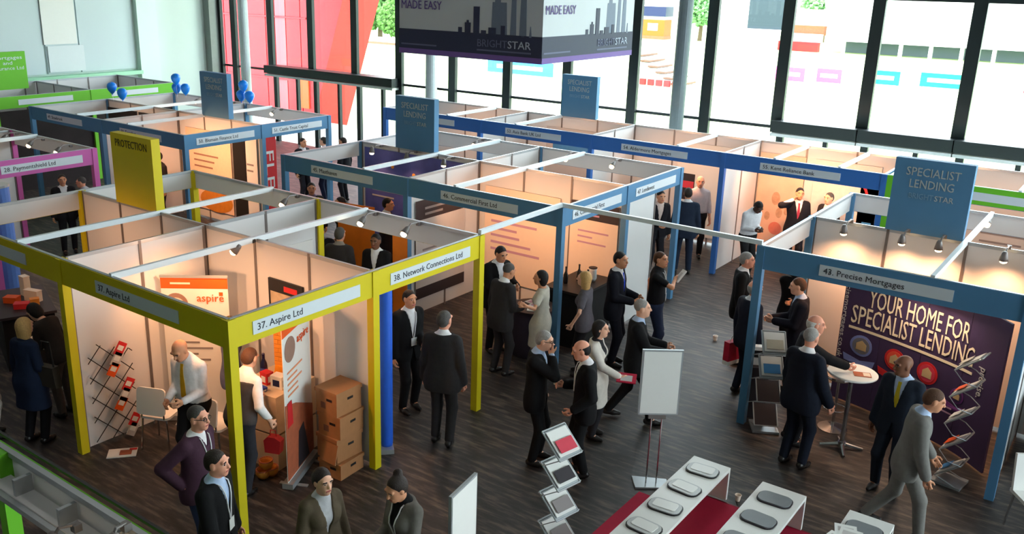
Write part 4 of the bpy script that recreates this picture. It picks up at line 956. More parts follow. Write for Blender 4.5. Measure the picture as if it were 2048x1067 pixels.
# zig-zag literature stands
def zigzag(label, x, y, rz, n, prints, w=.26, tilt=40, rise=.34, empty=False):
    t = thing('literature_stand', label, 'literature stand', (x, y, 0), rz, 'folding zig-zag literature stands')
    MB().box((0, 0, .02), (w + .04, .34, .03)).obj('base_tray', M_ALU, t); sheet3 = None
    L = .34; c, s = math.cos(R(tilt)), math.sin(R(tilt))
    rot = Matrix.Rotation(R(tilt), 3, 'X')
    zz = .10
    for i in range(n):
        yo = 0.0
        fr = MB()
        for sx in (-1, 1): fr.tube([(sx * w / 2, -L / 2 * c, zz), (sx * w / 2, L / 2 * c, zz + L * s)], .009, 6)
        for k in (0, 1): fr.tube([(-w / 2, -L / 2 * c + k * L * c, zz + k * L * s), (w / 2, -L / 2 * c + k * L * c, zz + k * L * s)], .009, 6)
        fo = fr.obj('tray_frame', M_ALU, t)
        MB().box((0, 0, 0), (w - .02, L - .02, .008), rot=rot).obj('tray', M_CHARC if prints[i] is None else M_ALU, fo, (0, 0, zz + L * s / 2 - .006))
        if prints[i] is not None:
            b = MB().box((0, 0, 0), (w - .04, L - .06, .014), rot=rot).obj('brochure', M_WHITE, t, (0, -.008, zz + L * s / 2 + .010)); MB().box((0, -.02, 0), (w - .09, L * .4, .004), rot=rot).obj('printed_photo', prints[i], b, (0, -.03 * c - .008, -.03 * s + .009))
        if i < n - 1:
            for sx in (-1, 1): MB().tube([(sx * (w / 2 + .012), L / 2 * c, zz + L * s), (sx * (w / 2 + .09), 0, zz + L * s + .05), (sx * (w / 2 + .012), -L / 2 * c, zz + rise + .01)], .006, 5).obj('side_link', M_ALU, t)
        zz += rise
    for sx in (-1, 1): MB().tube([(sx * w / 2, .1, .03), (sx * w / 2, -L / 2 * c, .10)], .008, 5).obj('side_link', M_ALU, t)
    return t
M_PAPR = col('paper_print', (196, 188, 170)); M_PINKR = col('pinkred_print', (210, 60, 80))
zigzag('zig-zag literature stand leaning by the right stand corner post', 3.3, 6.02, R(30), 4, (None, None, M_BLUEP, M_PAPR), w=.3)
zigzag('zig-zag literature stand beside the crimson platform', 2.58, 2.0, R(78), 4, (M_GINK, M_GINK, M_CHARC, M_PINKR), w=.32)
zigzag('zig-zag literature stand with red leaflets right of the purple display', 5.55, 6.1, R(-98), 5, (M_BLUEP, M_ORG, M_WHITE, M_ORG, M_PAPR), w=.28)

# ------------------------------------------------------------------ foreground display benches, signs
M_CRIM = col('crimson_felt', (180, 24, 62), .85, noise=.06); M_PADG = col('grey_pad', (122, 126, 130), .4); M_PADS = col('silver_pad', (190, 192, 192), .35)
pf = thing('crimson_platform', 'low crimson platform under the two white benches', 'platform', (3.7, 2.2, 0))
MB().prism([(-.92, -1.65), (.92, -1.65), (.92, 1.66), (-.5, 1.66), (-.5, 1.26), (-.92, 1.26)], (0, 0, 0), X_, (0, 1, 0), (0, 0, 1), .05).obj('deck', M_CRIM, pf); MB().box((.21, 1.67, .025), (1.42, .02, .054)).obj('edge_strip', col('crimson_edge', (120, 16, 40)), pf)
def rrect(w, h, r, n=5):
    out = []
    for cx, cy, a0 in ((w / 2 - r, h / 2 - r, 0), (-w / 2 + r, h / 2 - r, 90), (-w / 2 + r, -h / 2 + r, 180), (w / 2 - r, -h / 2 + r, 270)):
        out += [(cx + r * math.cos(R(a0 + 90 * k / n)), cy + r * math.sin(R(a0 + 90 * k / n))) for k in range(n + 1)]
    return out
def bench(label, x0, x1, y0, y1, z0, zt):
    t = thing('bench', label, 'bench', ((x0 + x1) / 2, (y0 + y1) / 2, z0), 0, 'white display benches'); w = x1 - x0; L = y1 - y0
    MB().box((0, 0, zt - z0 - .02), (w, L, .04)).obj('bench_top', M_WHITE, t)
    for s in (-1, 1): MB().box((0, s * (L / 2 - .02), (zt - z0 - .04) / 2), (w, .04, zt - z0 - .04)).obj('end_panel', M_WHITE, t)
    return t
bench('white bench nearest the sign stand with four silver trays', 3.2, 3.64, .85, 3.95, .052, .45); bench('middle white bench with dark grey trays', 4.03, 4.51, .85, 3.9, .052, .45); bench('right-hand white bench with papers at the bottom edge', 4.95, 5.39, 1.2, 3.93, 0, .45)
def tray(label, x, y, z, m, dark, rz=0):
    t = thing('oval_tray', label, 'tray', (x, y, z), rz, 'oval trays on the white benches')
    MB().prism(rrect(.36, .25, .09), (0, 0, 0), X_, (0, 1, 0), (0, 0, 1), .012).obj('rim', M_DARK if not dark else M_CHARC, t); MB().prism(rrect(.335, .225, .08), (0, 0, .012), X_, (0, 1, 0), (0, 0, 1), .012).obj('pad', m, t)
    if not dark: MB().prism(rrect(.25, .15, .03), (0, .01, .024), X_, (0, 1, 0), (0, 0, 1), .006).obj('panel', M_WHITE, t)
OR4 = ('first', 'second', 'third', 'fourth', 'fifth', 'sixth')
for k in range(5): tray('%s silver oval tray from the far end of the left bench' % OR4[k], 3.42, 3.68 - k * .47, .451, M_PADS, False, .08 * (-1) ** k)
for k in range(5): tray('%s dark grey oval tray from the far end of the middle bench' % OR4[k], 4.27, 3.6 - k * .47, .451, M_PADG, True, .05 * (-1) ** k)
for k in range(2): tray('%s dark grey oval tray from the far end of the right bench' % OR4[k], 5.17, 3.62 - k * .55, .451, M_PADG, True)
for k, (x, y, rz) in enumerate(((5.05, 3.42, .3), (5.1, 3.36, .1), (5.0, 3.2, -.2))):
    l = thing('paper_sheet', OR4[k] + ' loose white paper on the right-hand bench', 'paper', (x, y, .478 + .004 * k), rz, 'papers on the bench'); MB().box((0, 0, .0015), (.21, .30, .003)).obj('sheet', M_WHITE, l); MB().box((0, .06, .0034), (.15, .08, .001)).obj('printed_text', M_GREYP, l)
cp = thing('cup', 'small crumpled cream cup on the carpet beside the left bench', 'cup', (3.72, 4.08, 0)); MB().lathe([(.025, 0), (.035, .07), (.037, .075), (.03, .07), (.022, .01)], 12).obj('cup_wall', M_CREAM, cp); MB().tube([(.036 * math.cos(a), .036 * math.sin(a), .074) for a in np.linspace(0, 6.283, 13)[:-1]], .004, 5, closed=True).obj('rim', M_CREAM, cp)
cp = thing('cup', 'tiny white cup on the carpet in the open aisle', 'cup', (1.53, 8.57, 0)); MB().lathe([(.03, 0), (.04, .08), (.036, .08), (.026, .01)], 12).obj('cup_wall', M_WHITE, cp); MB().tube([(.04 * math.cos(a), .04 * math.sin(a), .08) for a in np.linspace(0, 6.283, 13)[:-1]], .004, 5, closed=True).obj('rim', M_WHITE, cp)
ss = thing('sign_stand', 'blank white framed sign on a twin pole stand', 'sign', (2.78, 3.76, 0), R(37))
MB().prism([(-.2, -.1), (.2, -.1), (.2, .1), (-.2, .16)], (0, 0, 0), X_, (0, 1, 0), (0, 0, 1), .02).obj('base_plate', M_ALU, ss)
for s in (-.06, .06): MB().tube([(s, 0, .02), (s, 0, 1.7)], .009, 8).obj('pole', M_CHROME, ss)
MB().box((0, -.03, 1.33), (.46, .03, .80)).obj('frame', M_ALU, ss); sheet('white_panel', .42, .76, M_WHITE, ss, (0, -.048, 1.33), X_, F_, .004); MB().box((0, -.01, .9), (.2, .03, .06)).obj('clamp', M_ALUD, ss)
wb = thing('sign_board', 'plain white sign board at the bottom edge of the picture', 'sign', (2.58, .38, 0), R(99))
MB().box((0, 0, .95), (.46, .03, 1.1)).obj('frame', M_ALU, wb); sheet('white_panel', .43, 1.06, M_WHITE, wb, (0, -.018, .95), X_, F_, .004); sheet('white_panel', .43, 1.06, M_WHITE, wb, (0, .018, .95), (-1, 0, 0), (0, 1, 0), .004)
MB().tube([(0, 0, .02), (0, 0, .42)], .02, 10).obj('pole', M_CHROME, wb); MB().lathe([(.18, 0), (.18, .015), (.03, .04)], 22).obj('base_plate', M_ALU, wb)

# ------------------------------------------------------------------ other stands: posters and furniture
t, ux, un = poster('peach family poster in the booth with the man on the phone', (.52, 13.955, 1.15), .96, 2.2, (0, -1, 0), col('peach_print', (246, 196, 170), noise=.12, nscale=3))
for k, (a, b, r_) in enumerate(((-.05, 1.25, .09), (.05, .95, .07), (-.2, .85, .06), (.2, 1.0, .05))): disc('printed_figure', r_, col('tan_print', (206, 160, 130), noise=.2), t, (a, -.002, b), ux, un, .003, sy=1.6)
disc('printed_figure', .14, col('salmon_print', (230, 130, 110)), t, (0, -.003, .6), ux, un, .003)
t, ux, un = poster('pale poster with red arc behind the second man in the window booth', (1.85, 13.955, 1.15), 1.3, 2.2, (0, -1, 0), col('pale_pink_print', (236, 220, 214)))
MB().tube([(.1 + .34 * math.cos(a), -.01, 1.55 + .34 * math.sin(a)) for a in np.linspace(2.2, -.6, 14)], .03, 6).obj('printed_arc', M_RED, t)
t, ux, un = poster('white poster with small dark emblem behind the bald man', (-1.2, 13.955, 1.2), 1.3, 2.1, (0, -1, 0), M_WHITE)
sheet('printed_photo', .3, .6, M_CHARC, t, (-.35, -.003, 1.1), ux, un); sheet('printed_photo', .26, .16, M_PINKR, t, (-.35, -.007, 1.15), ux, un); disc('printed_emblem', .08, M_GINK, t, (.2, -.003, 1.85), ux, un, .003, sy=.4)
t, ux, un = poster('violet wall poster in the second window booth', (-4.6, 13.955, 1.3), 1.6, 1.8, (0, -1, 0), M_GREYP); sheet('printed_photo', 1.2, .5, M_BLUEP, t, (0, -.003, 1.2), ux, un)
t, ux, un = poster('peach wall poster in the left blue stand', (-10.9, 7.955, 1.2), 1.65, 1.9, (0, -1, 0), col('peach_print2', (246, 206, 178))); lines(t, (0, -.002, 1.3), ux, un, 1.1, 3, .14, .04, col('taupe_print', (150, 118, 104))); disc('printed_arc', .6, M_WOOD, t, (.2, -.003, .25), ux, un, .003, sy=.45)
t, ux, un = poster('black wall drape in the left blue stand', (-9.75, 7.94, 1.15), .45, 2.1, (0, -1, 0), col('black_cloth2', (22, 22, 24), .9)); sheet('hem_strip', .45, .04, M_CHARC, t, (0, -.003, .04), ux, un)
t, ux, un = poster('white curved poster at the open end of the left blue stand', (-9.35, 7.94, 1.2), .4, 1.9, (0, -1, 0), M_WHITE); lines(t, (0, -.002, 1.3), ux, un, .3, 2, .14, .04, M_GINK)
for x, lab in ((-14.4, 'left-hand'), (-12.9, 'right-hand')):
    t, ux, un = poster(lab + ' black photographic wall poster in the left blue stand', (x, 7.955, 1.3), 1.4, 2.0, (0, -1, 0), col('black_photo_print', (34, 32, 36), noise=.6, nscale=5)); disc('printed_emblem', .09, M_GREYP, t, (.1, -.003, 1.4), ux, un, .003)
t, ux, un = poster('grey poster with royal blue header under the green fascia', (5.0, 13.955, 1.25), 1.9, 1.5, (0, -1, 0), M_GREYP); sheet('blue_header', 1.9, .22, col('royal_blue', (40, 70, 170)), t, (0, -.003, 1.39), ux, un); lines(t, (0, -.002, 1.1), ux, un, 1.2, 4, .16, .04, M_GINK)
t, ux, un = poster('grey poster with blue and green swatches beside the green stand', (2.55, 13.955, 1.1), .8, 1.6, (0, -1, 0), M_GREYP); sheet('blue_swatch', .18, .2, M_BLUEP, t, (-.2, -.003, .7), ux, un); sheet('green_swatch', .14, .3, M_GREEN, t, (.26, -.003, .7), ux, un)
rs = thing('red_banner', 'tall red banner with white letters at the end of the left blue stand', 'banner', (-9.12, 8.28, 0)); MB().box((0, 0, .04), (.12, .42, .08)).obj('base_cassette', M_ALU, rs); MB().box((0, 0, 1.12), (.012, .38, 2.1)).obj('print_sheet', M_RED, rs)
lettering('FLEX', .34, M_WHITE, (-9.12 + .008, 8.16, 1.9), (0, 0, -1), (0, 1, 0), rs, rs.location, 'LEFT', 1.3)
t, ux, un = poster('dark wall graphic inside the pink stand', (-10.5, 2.05, 1.2), 2.6, 2.2, (0, 1, 0), col('black_photo_print', (34, 32, 36), noise=.6, nscale=5)); sheet('printed_photo', .5, .5, M_BLUEP, t, (.3, .003, 1.3), ux, un)
bl = thing('blue_pillar', 'pale blue draped pillar under the pink fascia', 'pillar', (-9.3, 2.25, 0)); MB().lathe([(.24, 0), (.24, 2.0)], 20).obj('drape', col('soft_blue', (92, 130, 206)), bl, smooth=False); MB().lathe([(.25, 2.0), (.25, 2.04)], 20).obj('rim', M_ALU, bl)
ob = thing('orange_banner', 'orange printed banner beyond the far side of the yellow stand', 'banner', (-3.95, 5.75, 0), R(10)); MB().box((0, 0, .04), (.8, .14, .08)).obj('base_cassette', M_ALU, ob); sheet('print_sheet', .76, 1.85, col('bright_orange', (250, 120, 20), noise=.15, nscale=5), ob, (0, 0, 1.0), X_, F_)
ob2 = thing('orange_banner', 'narrow orange banner beyond the far corner of the yellow stand', 'banner', (-2.72, 5.5, 0), R(40)); MB().box((0, 0, .04), (.3, .14, .08)).obj('base_cassette', M_ALU, ob2); sheet('print_sheet', .24, 1.6, col('bright_orange', (250, 120, 20), noise=.15, nscale=5), ob2, (0, 0, .95), X_, F_)
t, ux, un = poster('white round-edged graphic on the yellow stand far booth wall', (-2.98, 3.4, 1.3), .9, 1.2, (1, 0, 0), M_WHITE); disc('printed_arc', .5, M_CHARC, t, (.002, -.2, .3), ux, un, .003); disc('printed_arc', .44, M_WHITE, t, (.006, -.2, .34), ux, un, .003)
cr_ = thing('arm_chair', 'dark rounded tub chair in the left front booth of the yellow stand', 'chair', (-4.5, 1.3, 0), .5)
MB().lathe([(.3, .1), (.34, .12), (.34, .42), (.28, .45)], 24).obj('seat', M_CHARC, cr_, smooth=True); MB().tube([(.33 * math.cos(a), .33 * math.sin(a), .66) for a in np.linspace(-.6, 3.8, 20)], .06, 8).obj('backrest', M_CHARC, cr_, smooth=True); MB().tube([(.33 * math.cos(a), .33 * math.sin(a), .5) for a in np.linspace(-.6, 3.8, 20)], .07, 8).obj('backrest', M_CHARC, cr_, smooth=True)
for k in range(4): MB().tube([(.22 * math.cos(k * 1.571 + .8), .22 * math.sin(k * 1.571 + .8), .12), (.25 * math.cos(k * 1.571 + .8), .25 * math.sin(k * 1.571 + .8), 0)], .015, 6).obj('leg', M_CHROME, cr_)
lt_ = thing('round_table', 'small round table with leaflets in the left front booth of the yellow stand', 'table', (-5.0, .75, 0)); MB().lathe([(.3, .7), (.31, .72), (.3, .74)], 24).obj('table_top', M_TAUPE, lt_); MB().tube([(0, 0, .02), (0, 0, .7)], .03, 10).obj('column', M_CHROME, lt_); MB().lathe([(.2, 0), (.2, .02), (.04, .05)], 20).obj('base', M_CHROME, lt_)
lf_ = thing('leaflet', 'yellow and orange leaflet on the small round table', 'leaflet', (-4.95, .78, .741), .3); MB().box((0, 0, .005), (.16, .22, .01)).obj('pages', M_ORG, lf_); MB().box((0, .02, .011), (.1, .08, .002)).obj('printed_photo', M_YEL, lf_)
# table with upright boxes at the far left
tb = thing('table', 'black draped table with upright boxes at the left edge', 'table', (-6.5, 1.15, 0), R(-20)); MB().box((0, 0, .4), (1.3, .7, .8)).obj('drape', col('black_cloth', (24, 24, 26), .9, bump=.2, bscale=9), tb); MB().box((0, 0, .82), (1.36, .76, .04)).obj('top', M_CHARC, tb)
for k, (dx, dy, d, m, lab) in enumerate(((-.2, .1, (.14, .1, .30), M_CREAM, 'tall cream box standing on the black table'), (.12, .16, (.26, .1, .16), M_CREAM, 'wide cream box standing on the black table'), (-.05, -.14, (.2, .14, .08), M_ORG, 'flat orange box on the black table'), (.3, -.05, (.2, .14, .07), M_RED, 'flat red box on the black table'), (.5, .12, (.12, .1, .16), M_WOOD, 'small amber box at the right of the black table'))):
    b = thing('gift_box', lab, 'box', (-6.5 + dx, 1.15 + dy - dx * .35, .842), .3 * k, 'boxes on the black table'); MB().box((0, 0, d[2] / 2), d).obj('box_body', m, b); MB().box((0, 0, d[2] + .006), (d[0] + .008, d[1] + .008, .012)).obj('lid', m, b)
# right-hand booth beyond the white divider
rt = thing('table', 'white clothed table at the right edge beyond the divider wall', 'table', (6.6, 7.35, 0)); MB().box((0, 0, .37), (.7, 1.2, .74)).obj('tablecloth', M_WHITE, rt); MB().box((0, 0, .75), (.74, 1.24, .03)).obj('top', M_WHITE, rt)
rc_ = thing('chair', 'white moulded chair at the right edge of the picture', 'chair', (6.5, 5.45, 0), .6)
MB().box((0, 0, .44), (.42, .42, .04)).obj('seat', M_WHITE, rc_); MB().box((0, .2, .66), (.42, .04, .42), rot=Matrix.Rotation(R(-8), 3, 'X')).obj('backrest', M_WHITE, rc_)
for sx in (-1, 1):
    for sy in (-1, 1): MB().tube([(sx * .17, sy * .17, .43), (sx * .2, sy * .2, 0)], .014, 6).obj('leg', M_CHROME, rc_)

# balloons above the left blue stand
M_BAL = col('blue_balloon', (20, 128, 232), .3)
for i, (x, y, z, c) in enumerate(((-14.66, 7.95, 2.80, 'left-hand pair, upper'), (-14.40, 8.06, 2.66, 'left-hand pair, lower'), (-14.16, 9.5, 2.95, 'middle trio, upper'), (-14.0, 9.66, 2.69, 'middle trio, right'), (-14.3, 9.6, 2.69, 'middle trio, left'), (-11.80, 9.8, 2.95, 'right-hand trio, upper'), (-11.96, 9.85, 2.69, 'right-hand trio, left'), (-11.64, 9.85, 2.69, 'right-hand trio, right'))):
    b = thing('balloon', 'bright blue balloon above the left blue stand, ' + c, 'balloon', (x, y, z), 0, 'blue balloons')
    MB().lathe([(.012, -.15), (.05, -.12), (.10, -.05), (.125, .03), (.115, .09), (.07, .135), (.01, .15)], 16).obj('balloon_skin', M_BAL, b, smooth=True); MB().lathe([(.016, -.17), (.01, -.15)], 8).obj('knot', M_BAL, b)
    MB().tube([(0, 0, -.17), (.03, 0, -(z - H) - .02)] if z - H > .18 else [(0, 0, -.17), (.01, 0, -.22)], .003, 4).obj('string', M_WHITE, b)

# ------------------------------------------------------------------ outdoors: cricket ground
GZ = -1.3
M_GRASS = col('bleached_grass', (186, 206, 150), .9, noise=.12, nscale=.15); M_CONC = col('pale_concrete', (214, 212, 204), .9)
tag(pbox('ground', (-20, 116.6, GZ - .1), (400, 200, .2), M_GRASS), 'sunlit grass of the cricket ground outside', 'grass', kind='structure')
tag(pbox('terrace', (-3, 18.6, -.66), (60, 4, 1.28), M_CONC), 'pale concrete terrace outside the glazing', 'terrace', kind='structure')
rb_ = thing('red_building', 'red panelled leaning building outside the left windows', 'building', (-24, 22, GZ))
M_REDP = col('red_cladding', (196, 24, 34), .5, noise=.05, nscale=.6); M_REDL = col('light_red_cladding', (222, 84, 90), .5)
edges = [-30.0, -28.4, -26.9, -25.5, -24.1, -22.9, -22.35, -21.7, -20.85]
for i, (a, b) in enumerate(zip(edges[:-1], edges[1:])):
    for z0, z1 in ((GZ, 4.0), (4.05, 9.0)):
        MB().box(((a + b) / 2 + 24, -1.0, (z0 + z1) / 2 - GZ), (b - a - .05, 2.0, z1 - z0)).obj('cladding_panel', M_REDL if i in (6,) else M_REDP, rb_)
MB().prism([(3.17, GZ), (3.23, GZ), (7.06, 9.0), (3.17, 9.0)], (0, -2, -GZ), X_, (0, 0, 1), (0, 1, 0), 2.0).obj('leaning_end', M_REDP, rb_)
for z in (1.6, 4.02): MB().box((-1.2, -2.02, z - GZ), (9.4, .05, .06)).obj('joint_strip', col('dark_red', (150, 30, 40)), rb_)
MB().box((3.2, -2.03, 1.1 - GZ), (.7, .06, 1.1)).obj('door', M_ORG, rb_)
def tree(label, x, y, h, r, c, n=1100):
    t = thing('tree', label, 'tree', (x, y, GZ), 0, 'trees beyond the cricket ground'); rnd = np.random.default_rng(int(abs(x * 13 + y)))
    MB().tube([(0, 0, 0), (.1, 0, h * .45), (0, .1, h * .7)], [.3, .2, .1], 8).obj('trunk', col('bark', (96, 80, 62), .9), t)
    mb = MB()
    for k in range(n):
        v = rnd.normal(size=3); v /= np.linalg.norm(v); p = v * r * (.55 + .45 * rnd.random()); p[2] *= .8; p += (0, 0, h * .62)
        s = r * (.06 + .05 * rnd.random()); q = Matrix.Rotation(rnd.random() * 6.3, 3, Vector(rnd.normal(size=3)).normalized())
        vs = [Vector(p.tolist()) + q @ (Vector(u) * s) for u in ((1, 0, .3), (-.5, .9, -.2), (-.5, -.9, -.2), (0, .1, 1.0), (.1, 0, -.9))]
        mb.add(vs, [(0, 1, 3), (1, 2, 3), (2, 0, 3), (0, 4, 1), (1, 4, 2), (2, 4, 0)])
    o = mb.obj('foliage', mat('foliage_%d' % c[1], c, .8, noise=.25, nscale=.8), t); o['kind'] = 'stuff'
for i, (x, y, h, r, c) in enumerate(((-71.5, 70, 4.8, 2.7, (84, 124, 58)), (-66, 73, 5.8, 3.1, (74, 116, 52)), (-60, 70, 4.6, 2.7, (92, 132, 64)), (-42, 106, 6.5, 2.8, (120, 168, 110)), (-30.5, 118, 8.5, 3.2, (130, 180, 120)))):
    tree(('leftmost green tree beyond the white boundary wall', 'tall green tree in the middle beyond the white boundary wall', 'green tree nearest the hanging banner beyond the white wall', 'small green tree beside the orange kiosk', 'pale green tree behind the far seating block')[i], x, y, h, r, c)
bw_ = thing('boundary_wall', 'long white boundary wall with a red brown rail below the trees', 'wall', (-60, 64, GZ)); MB().box((0, 0, .55), (26, .4, 1.1)).obj('wall_body', M_WHITE, bw_); MB().box((0, -.25, .55), (26, .12, .22)).obj('rail', col('red_brown', (170, 90, 74)), bw_)
def adboard(label, x0, x1, y, m, z0=GZ, h=1.0):
    t = thing('advertising_board', label, 'advertising board', ((x0 + x1) / 2, y, z0), 0, 'boards round the boundary'); MB().box((0, 0, h / 2 + .05), (x1 - x0, .08, h)).obj('board', m, t); MB().box((0, -.05, h * .55), ((x1 - x0) * .7, .03, h * .3)).obj('printed_band', M_WHITE, t)
    for s in (-.45, .45): MB().box((s * (x1 - x0), .12, h / 2), (.08, .16, h)).obj('prop', M_ALU, t)
M_PKB = col('pink_board', (236, 84, 168)); M_TLB = col('teal_board', (12, 150, 124)); M_RDB = col('pale_red_board', (226, 40, 70)); M_BLB = col('pale_blue_board', (60, 130, 210))
adboard('pale blue advertising board left of the hanging banner corner', -36, -30, 53, M_BLB); adboard('left pink advertising board on the boundary', -17.6, -15.4, 65, M_PKB); adboard('right pink advertising board on the boundary', -14.8, -13.0, 66, M_PKB); adboard('left teal advertising board on the boundary', -12, -9.4, 68, M_TLB); adboard('right teal advertising board on the boundary', -8.2, -5.0, 69, M_TLB); adboard('red advertising board at the right edge of the windows', -1.6, 2.2, 70, M_RDB)
sb = thing('scoreboard', 'dark blank scoreboard on white legs across the ground', 'scoreboard', (-29.3, 95, GZ)); MB().box((0, 0, 4.1), (4.6, .8, 3.6)).obj('screen', col('slate_screen', (44, 58, 70), .4), sb); MB().box((0, -.05, 2.25), (4.7, .9, .2)).obj('ledge', M_WHITE, sb)
for s in (-1.9, 1.9): MB().box((s, 0, 1.1), (.4, .5, 2.2)).obj('leg', M_WHITE, sb)
gsd = thing('grandstand', 'long white roofed grandstand across the ground at the right', 'grandstand', (-3, 100, GZ)); MB().prism([(-21, 1.3), (25, 1.3), (25, 7.5), (-22.5, 7.5)], (0, -1, 0), X_, (0, 0, 1), (0, 1, 0), 8).obj('roof', M_WHITE, gsd); MB().box((2, 2, .6), (44, .4, 1.4)).obj('painted_shade_back', col('slate_painted_shade', (96, 110, 118)), gsd)  # slate slab paints in the shade under the roof
for k in range(16): MB().box((-19.5 + k * 2.9, -.6, .65), (.35, .35, 1.3)).obj('pillar', M_WHITE, gsd)
seat = thing('seating_block', 'tiered pink and grey seating block left of the white grandstand', 'seating', (-27.2, 99, GZ))
for k, m in enumerate((M_RED, M_GREYP, M_BROWN, M_GREYP, col('pink_seats', (214, 130, 140)))): MB().box((0, k * .8, .5 + k * .85), (4.4, .8, 1.0 + .0 * k)).obj('seat_tier', m, seat)
pb = thing('pavilion', 'pale pavilion with small windows left of the scoreboard', 'building', (-35.6, 100, GZ)); MB().box((0, 0, 2.7), (3.8, 2.5, 5.4)).obj('wall_body', col('pale_render', (232, 220, 214)), pb)
for i in range(3):
    for j in range(2): MB().box((-1.1 + i * 1.1, -1.27, 1.6 + j * 1.7), (.5, .06, .8)).obj('window', col('window_shade', (150, 150, 170)), pb)
ks = thing('kiosk', 'orange and navy kiosk beyond the boundary', 'kiosk', (-47.6, 105, GZ)); MB().box((0, 0, 1.4), (3.2, 2, 2.0)).obj('counter_body', M_ORG, ks); MB().box((0, 0, 3.4), (3.4, 2.2, 1.2)).obj('sign_box', M_NVP, ks); MB().box((0, -1.03, 1.5), (1.4, .06, .9)).obj('hatch', M_WHITE, ks); MB().box((0, 0, .2), (3.3, 2.1, .4)).obj('plinth', M_BROWN, ks); MB().box((0, 0, 2.6), (3.0, 1.8, .4)).obj('window_strip', M_WHITE, ks)
ste = thing('terrace_steps', 'stepped terrace end with red seats beyond the glazing', 'terrace', (-21, 53, GZ))
for k in range(6):
    MB().box((-1.6 + k * .6, 0, 2.2 - k * .34), (.7, 2.4, .12)).obj('step', col('dark_brown_step', (110, 78, 66)), ste); MB().box((-1.6 + k * .6, 0, (2.1 - k * .34) / 2), (.6, 2.2, 2.1 - k * .34)).obj('riser', M_WHITE, ste)
    MB().box((-1.6 + k * .6, -1.25, .5), (.4, .2, .4)).obj('seat', M_RED, ste)

# ------------------------------------------------------------------ the visitors
def held(name, label, cat, p, d, m, rz=0, tilt=0, m2=None):
    """a flat held thing: sheet of papers, folder"""
    t = thing(name, label, cat, p, rz); rot = Matrix.Rotation(R(tilt), 3, 'X')
    MB().box((0, 0, 0), d, rot=rot).obj('cover', m, t); MB().box(tuple(rot @ Vector((0, -.01, d[2] / 2 + .001))), (d[0] * .6, d[1] * .6, .002), rot=rot).obj('print', m2 or M_GREYP, t); return t
RN, RF = .0135, .02
# foreground centre
person('grey-haired man in black suit and glasses holding hand to his mouth', 1.38, 3.33, 22, 1.76, 'suit', BLK, shirt=LBL, skin='fair', hair='grey', rh=(.05, .19, 1.47), rpole=(.8, .1, -1), res=RN, glasses=True, hpitch=12, rf=(.12, .02), lf=(-.12, .05))
bmn = person('bald man in black suit holding a white cup facing the bespectacled man', 2.0, 3.45, 218, 1.75, 'suit', BLK, shirt=WHT, skin='pink', hair='black', style='fringe', rh=(.10, .24, 1.14), lh=(-.2, .16, .95), res=RN, hpitch=14, lanyard=WHT, badge=False)
hw = hand_world(bmn, 'r'); cu = thing('cup', 'white paper cup in the bald man hand', 'cup', (hw.x - .08, hw.y - .06, hw.z + .05)); MB().lathe([(.028, -.05), (.036, .05), (.032, .05), (.024, -.045)], 12).obj('cup_wall', M_WHITE, cu); MB().lathe([(.037, .048), (.037, .056)], 12).obj('rim', M_WHITE, cu)
person('man in black suit with grey hair striding to the right past the sign', 1.84, 5.1, 30, 1.80, 'suit', BLK, shirt=LBL, skin='fair', hair='grey', style='thin', rf=(.09, .20), lf=(-.09, -.34), lz=.02, rh=(.12, .34, 1.05), lh=(-.06, .34, 1.08), res=RN, fat=1.08)
wr_ = person('dark-haired woman in a cream coat behind the bald man', 1.62, 4.35, 15, 1.64, 'coat', (214, 206, 196), c2=(40, 38, 42), shirt=(40, 38, 42), hair='black', style='bob', female=True, rh=(.1, .36, 1.02), res=RN)
hw = hand_world(wr_, 'r'); held('folder', 'crimson folder held by the woman in the cream coat', 'folder', (hw.x + .09, hw.y + .03, hw.z), (.24, .17, .015), col('crimson_card', (190, 24, 60)), .4, 20)
person('tall man in navy suit and bright blue tie beside the blue post', .66, 6.6, 12, 1.84, 'suit', (24, 26, 36), shirt=WHT, tie=(36, 70, 200), skin='tan', hair='black', rh=(.1, .28, 1.06), lh=(-.08, .3, 1.08), res=RN, hyaw=14)
me_ = person('man in black polo shirt with badge holding papers to his chin', 1.08, 7.12, 20, 1.80, 'polo', BLK, c2=(44, 54, 80), shirt=(26, 26, 30), skin='tan', hair='brown', sleeves='short', rh=(.02, .26, 1.36), rpole=(1, .2, -.3), lh=(-.22, -.12, .95), lpole=(-1, -.6, 0), lanyard=WHT, res=RN, hyaw=22, hpitch=-6, fat=1.1)
hw = hand_world(me_, 'r'); held('papers', 'rolled white papers in the hand of the man in polo shirt', 'papers', (hw.x + .06, hw.y + .05, hw.z + .05), (.09, .22, .03), M_WHITE, -.6, 50)
person('blonde long-haired woman in grey top seen from behind', .53, 5.92, 195, 1.66, 'top', (96, 92, 100), c2=(28, 26, 30), hair='blonde', style='long', female=True, sleeves='short', lh=(-.3, .12, .95), lpole=(-1, -.5, 0), res=RN)
pw_ = person('dark-haired woman in pale grey dress raising one arm towards the blue post', .02, 5.55, 200, 1.66, 'dress', (206, 200, 186), hair='black', style='bob', female=True, sleeves='short', lh=(-.62, .12, 1.36), lpole=(0, -.2, -1), res=RN, skin='tan', hyaw=-10)
person('man in charcoal suit standing with his back to us by the draped table', -.44, 5.16, 75, 1.76, 'suit', (50, 48, 50), shirt=WHT, skin='tan', hair='darkgrey', style='thin', rh=(.12, .3, 1.05), res=RN, lean=5, hpitch=14, fat=1.08)
person('dark-haired man in black suit reaching across the draped table', -1.05, 5.85, -20, 1.80, 'suit', BLK, shirt=WHT, skin='tan', hair='black', lh=(-.05, .5, 1.2), rh=(.14, .38, 1.1), res=RN, lean=6, hpitch=12)
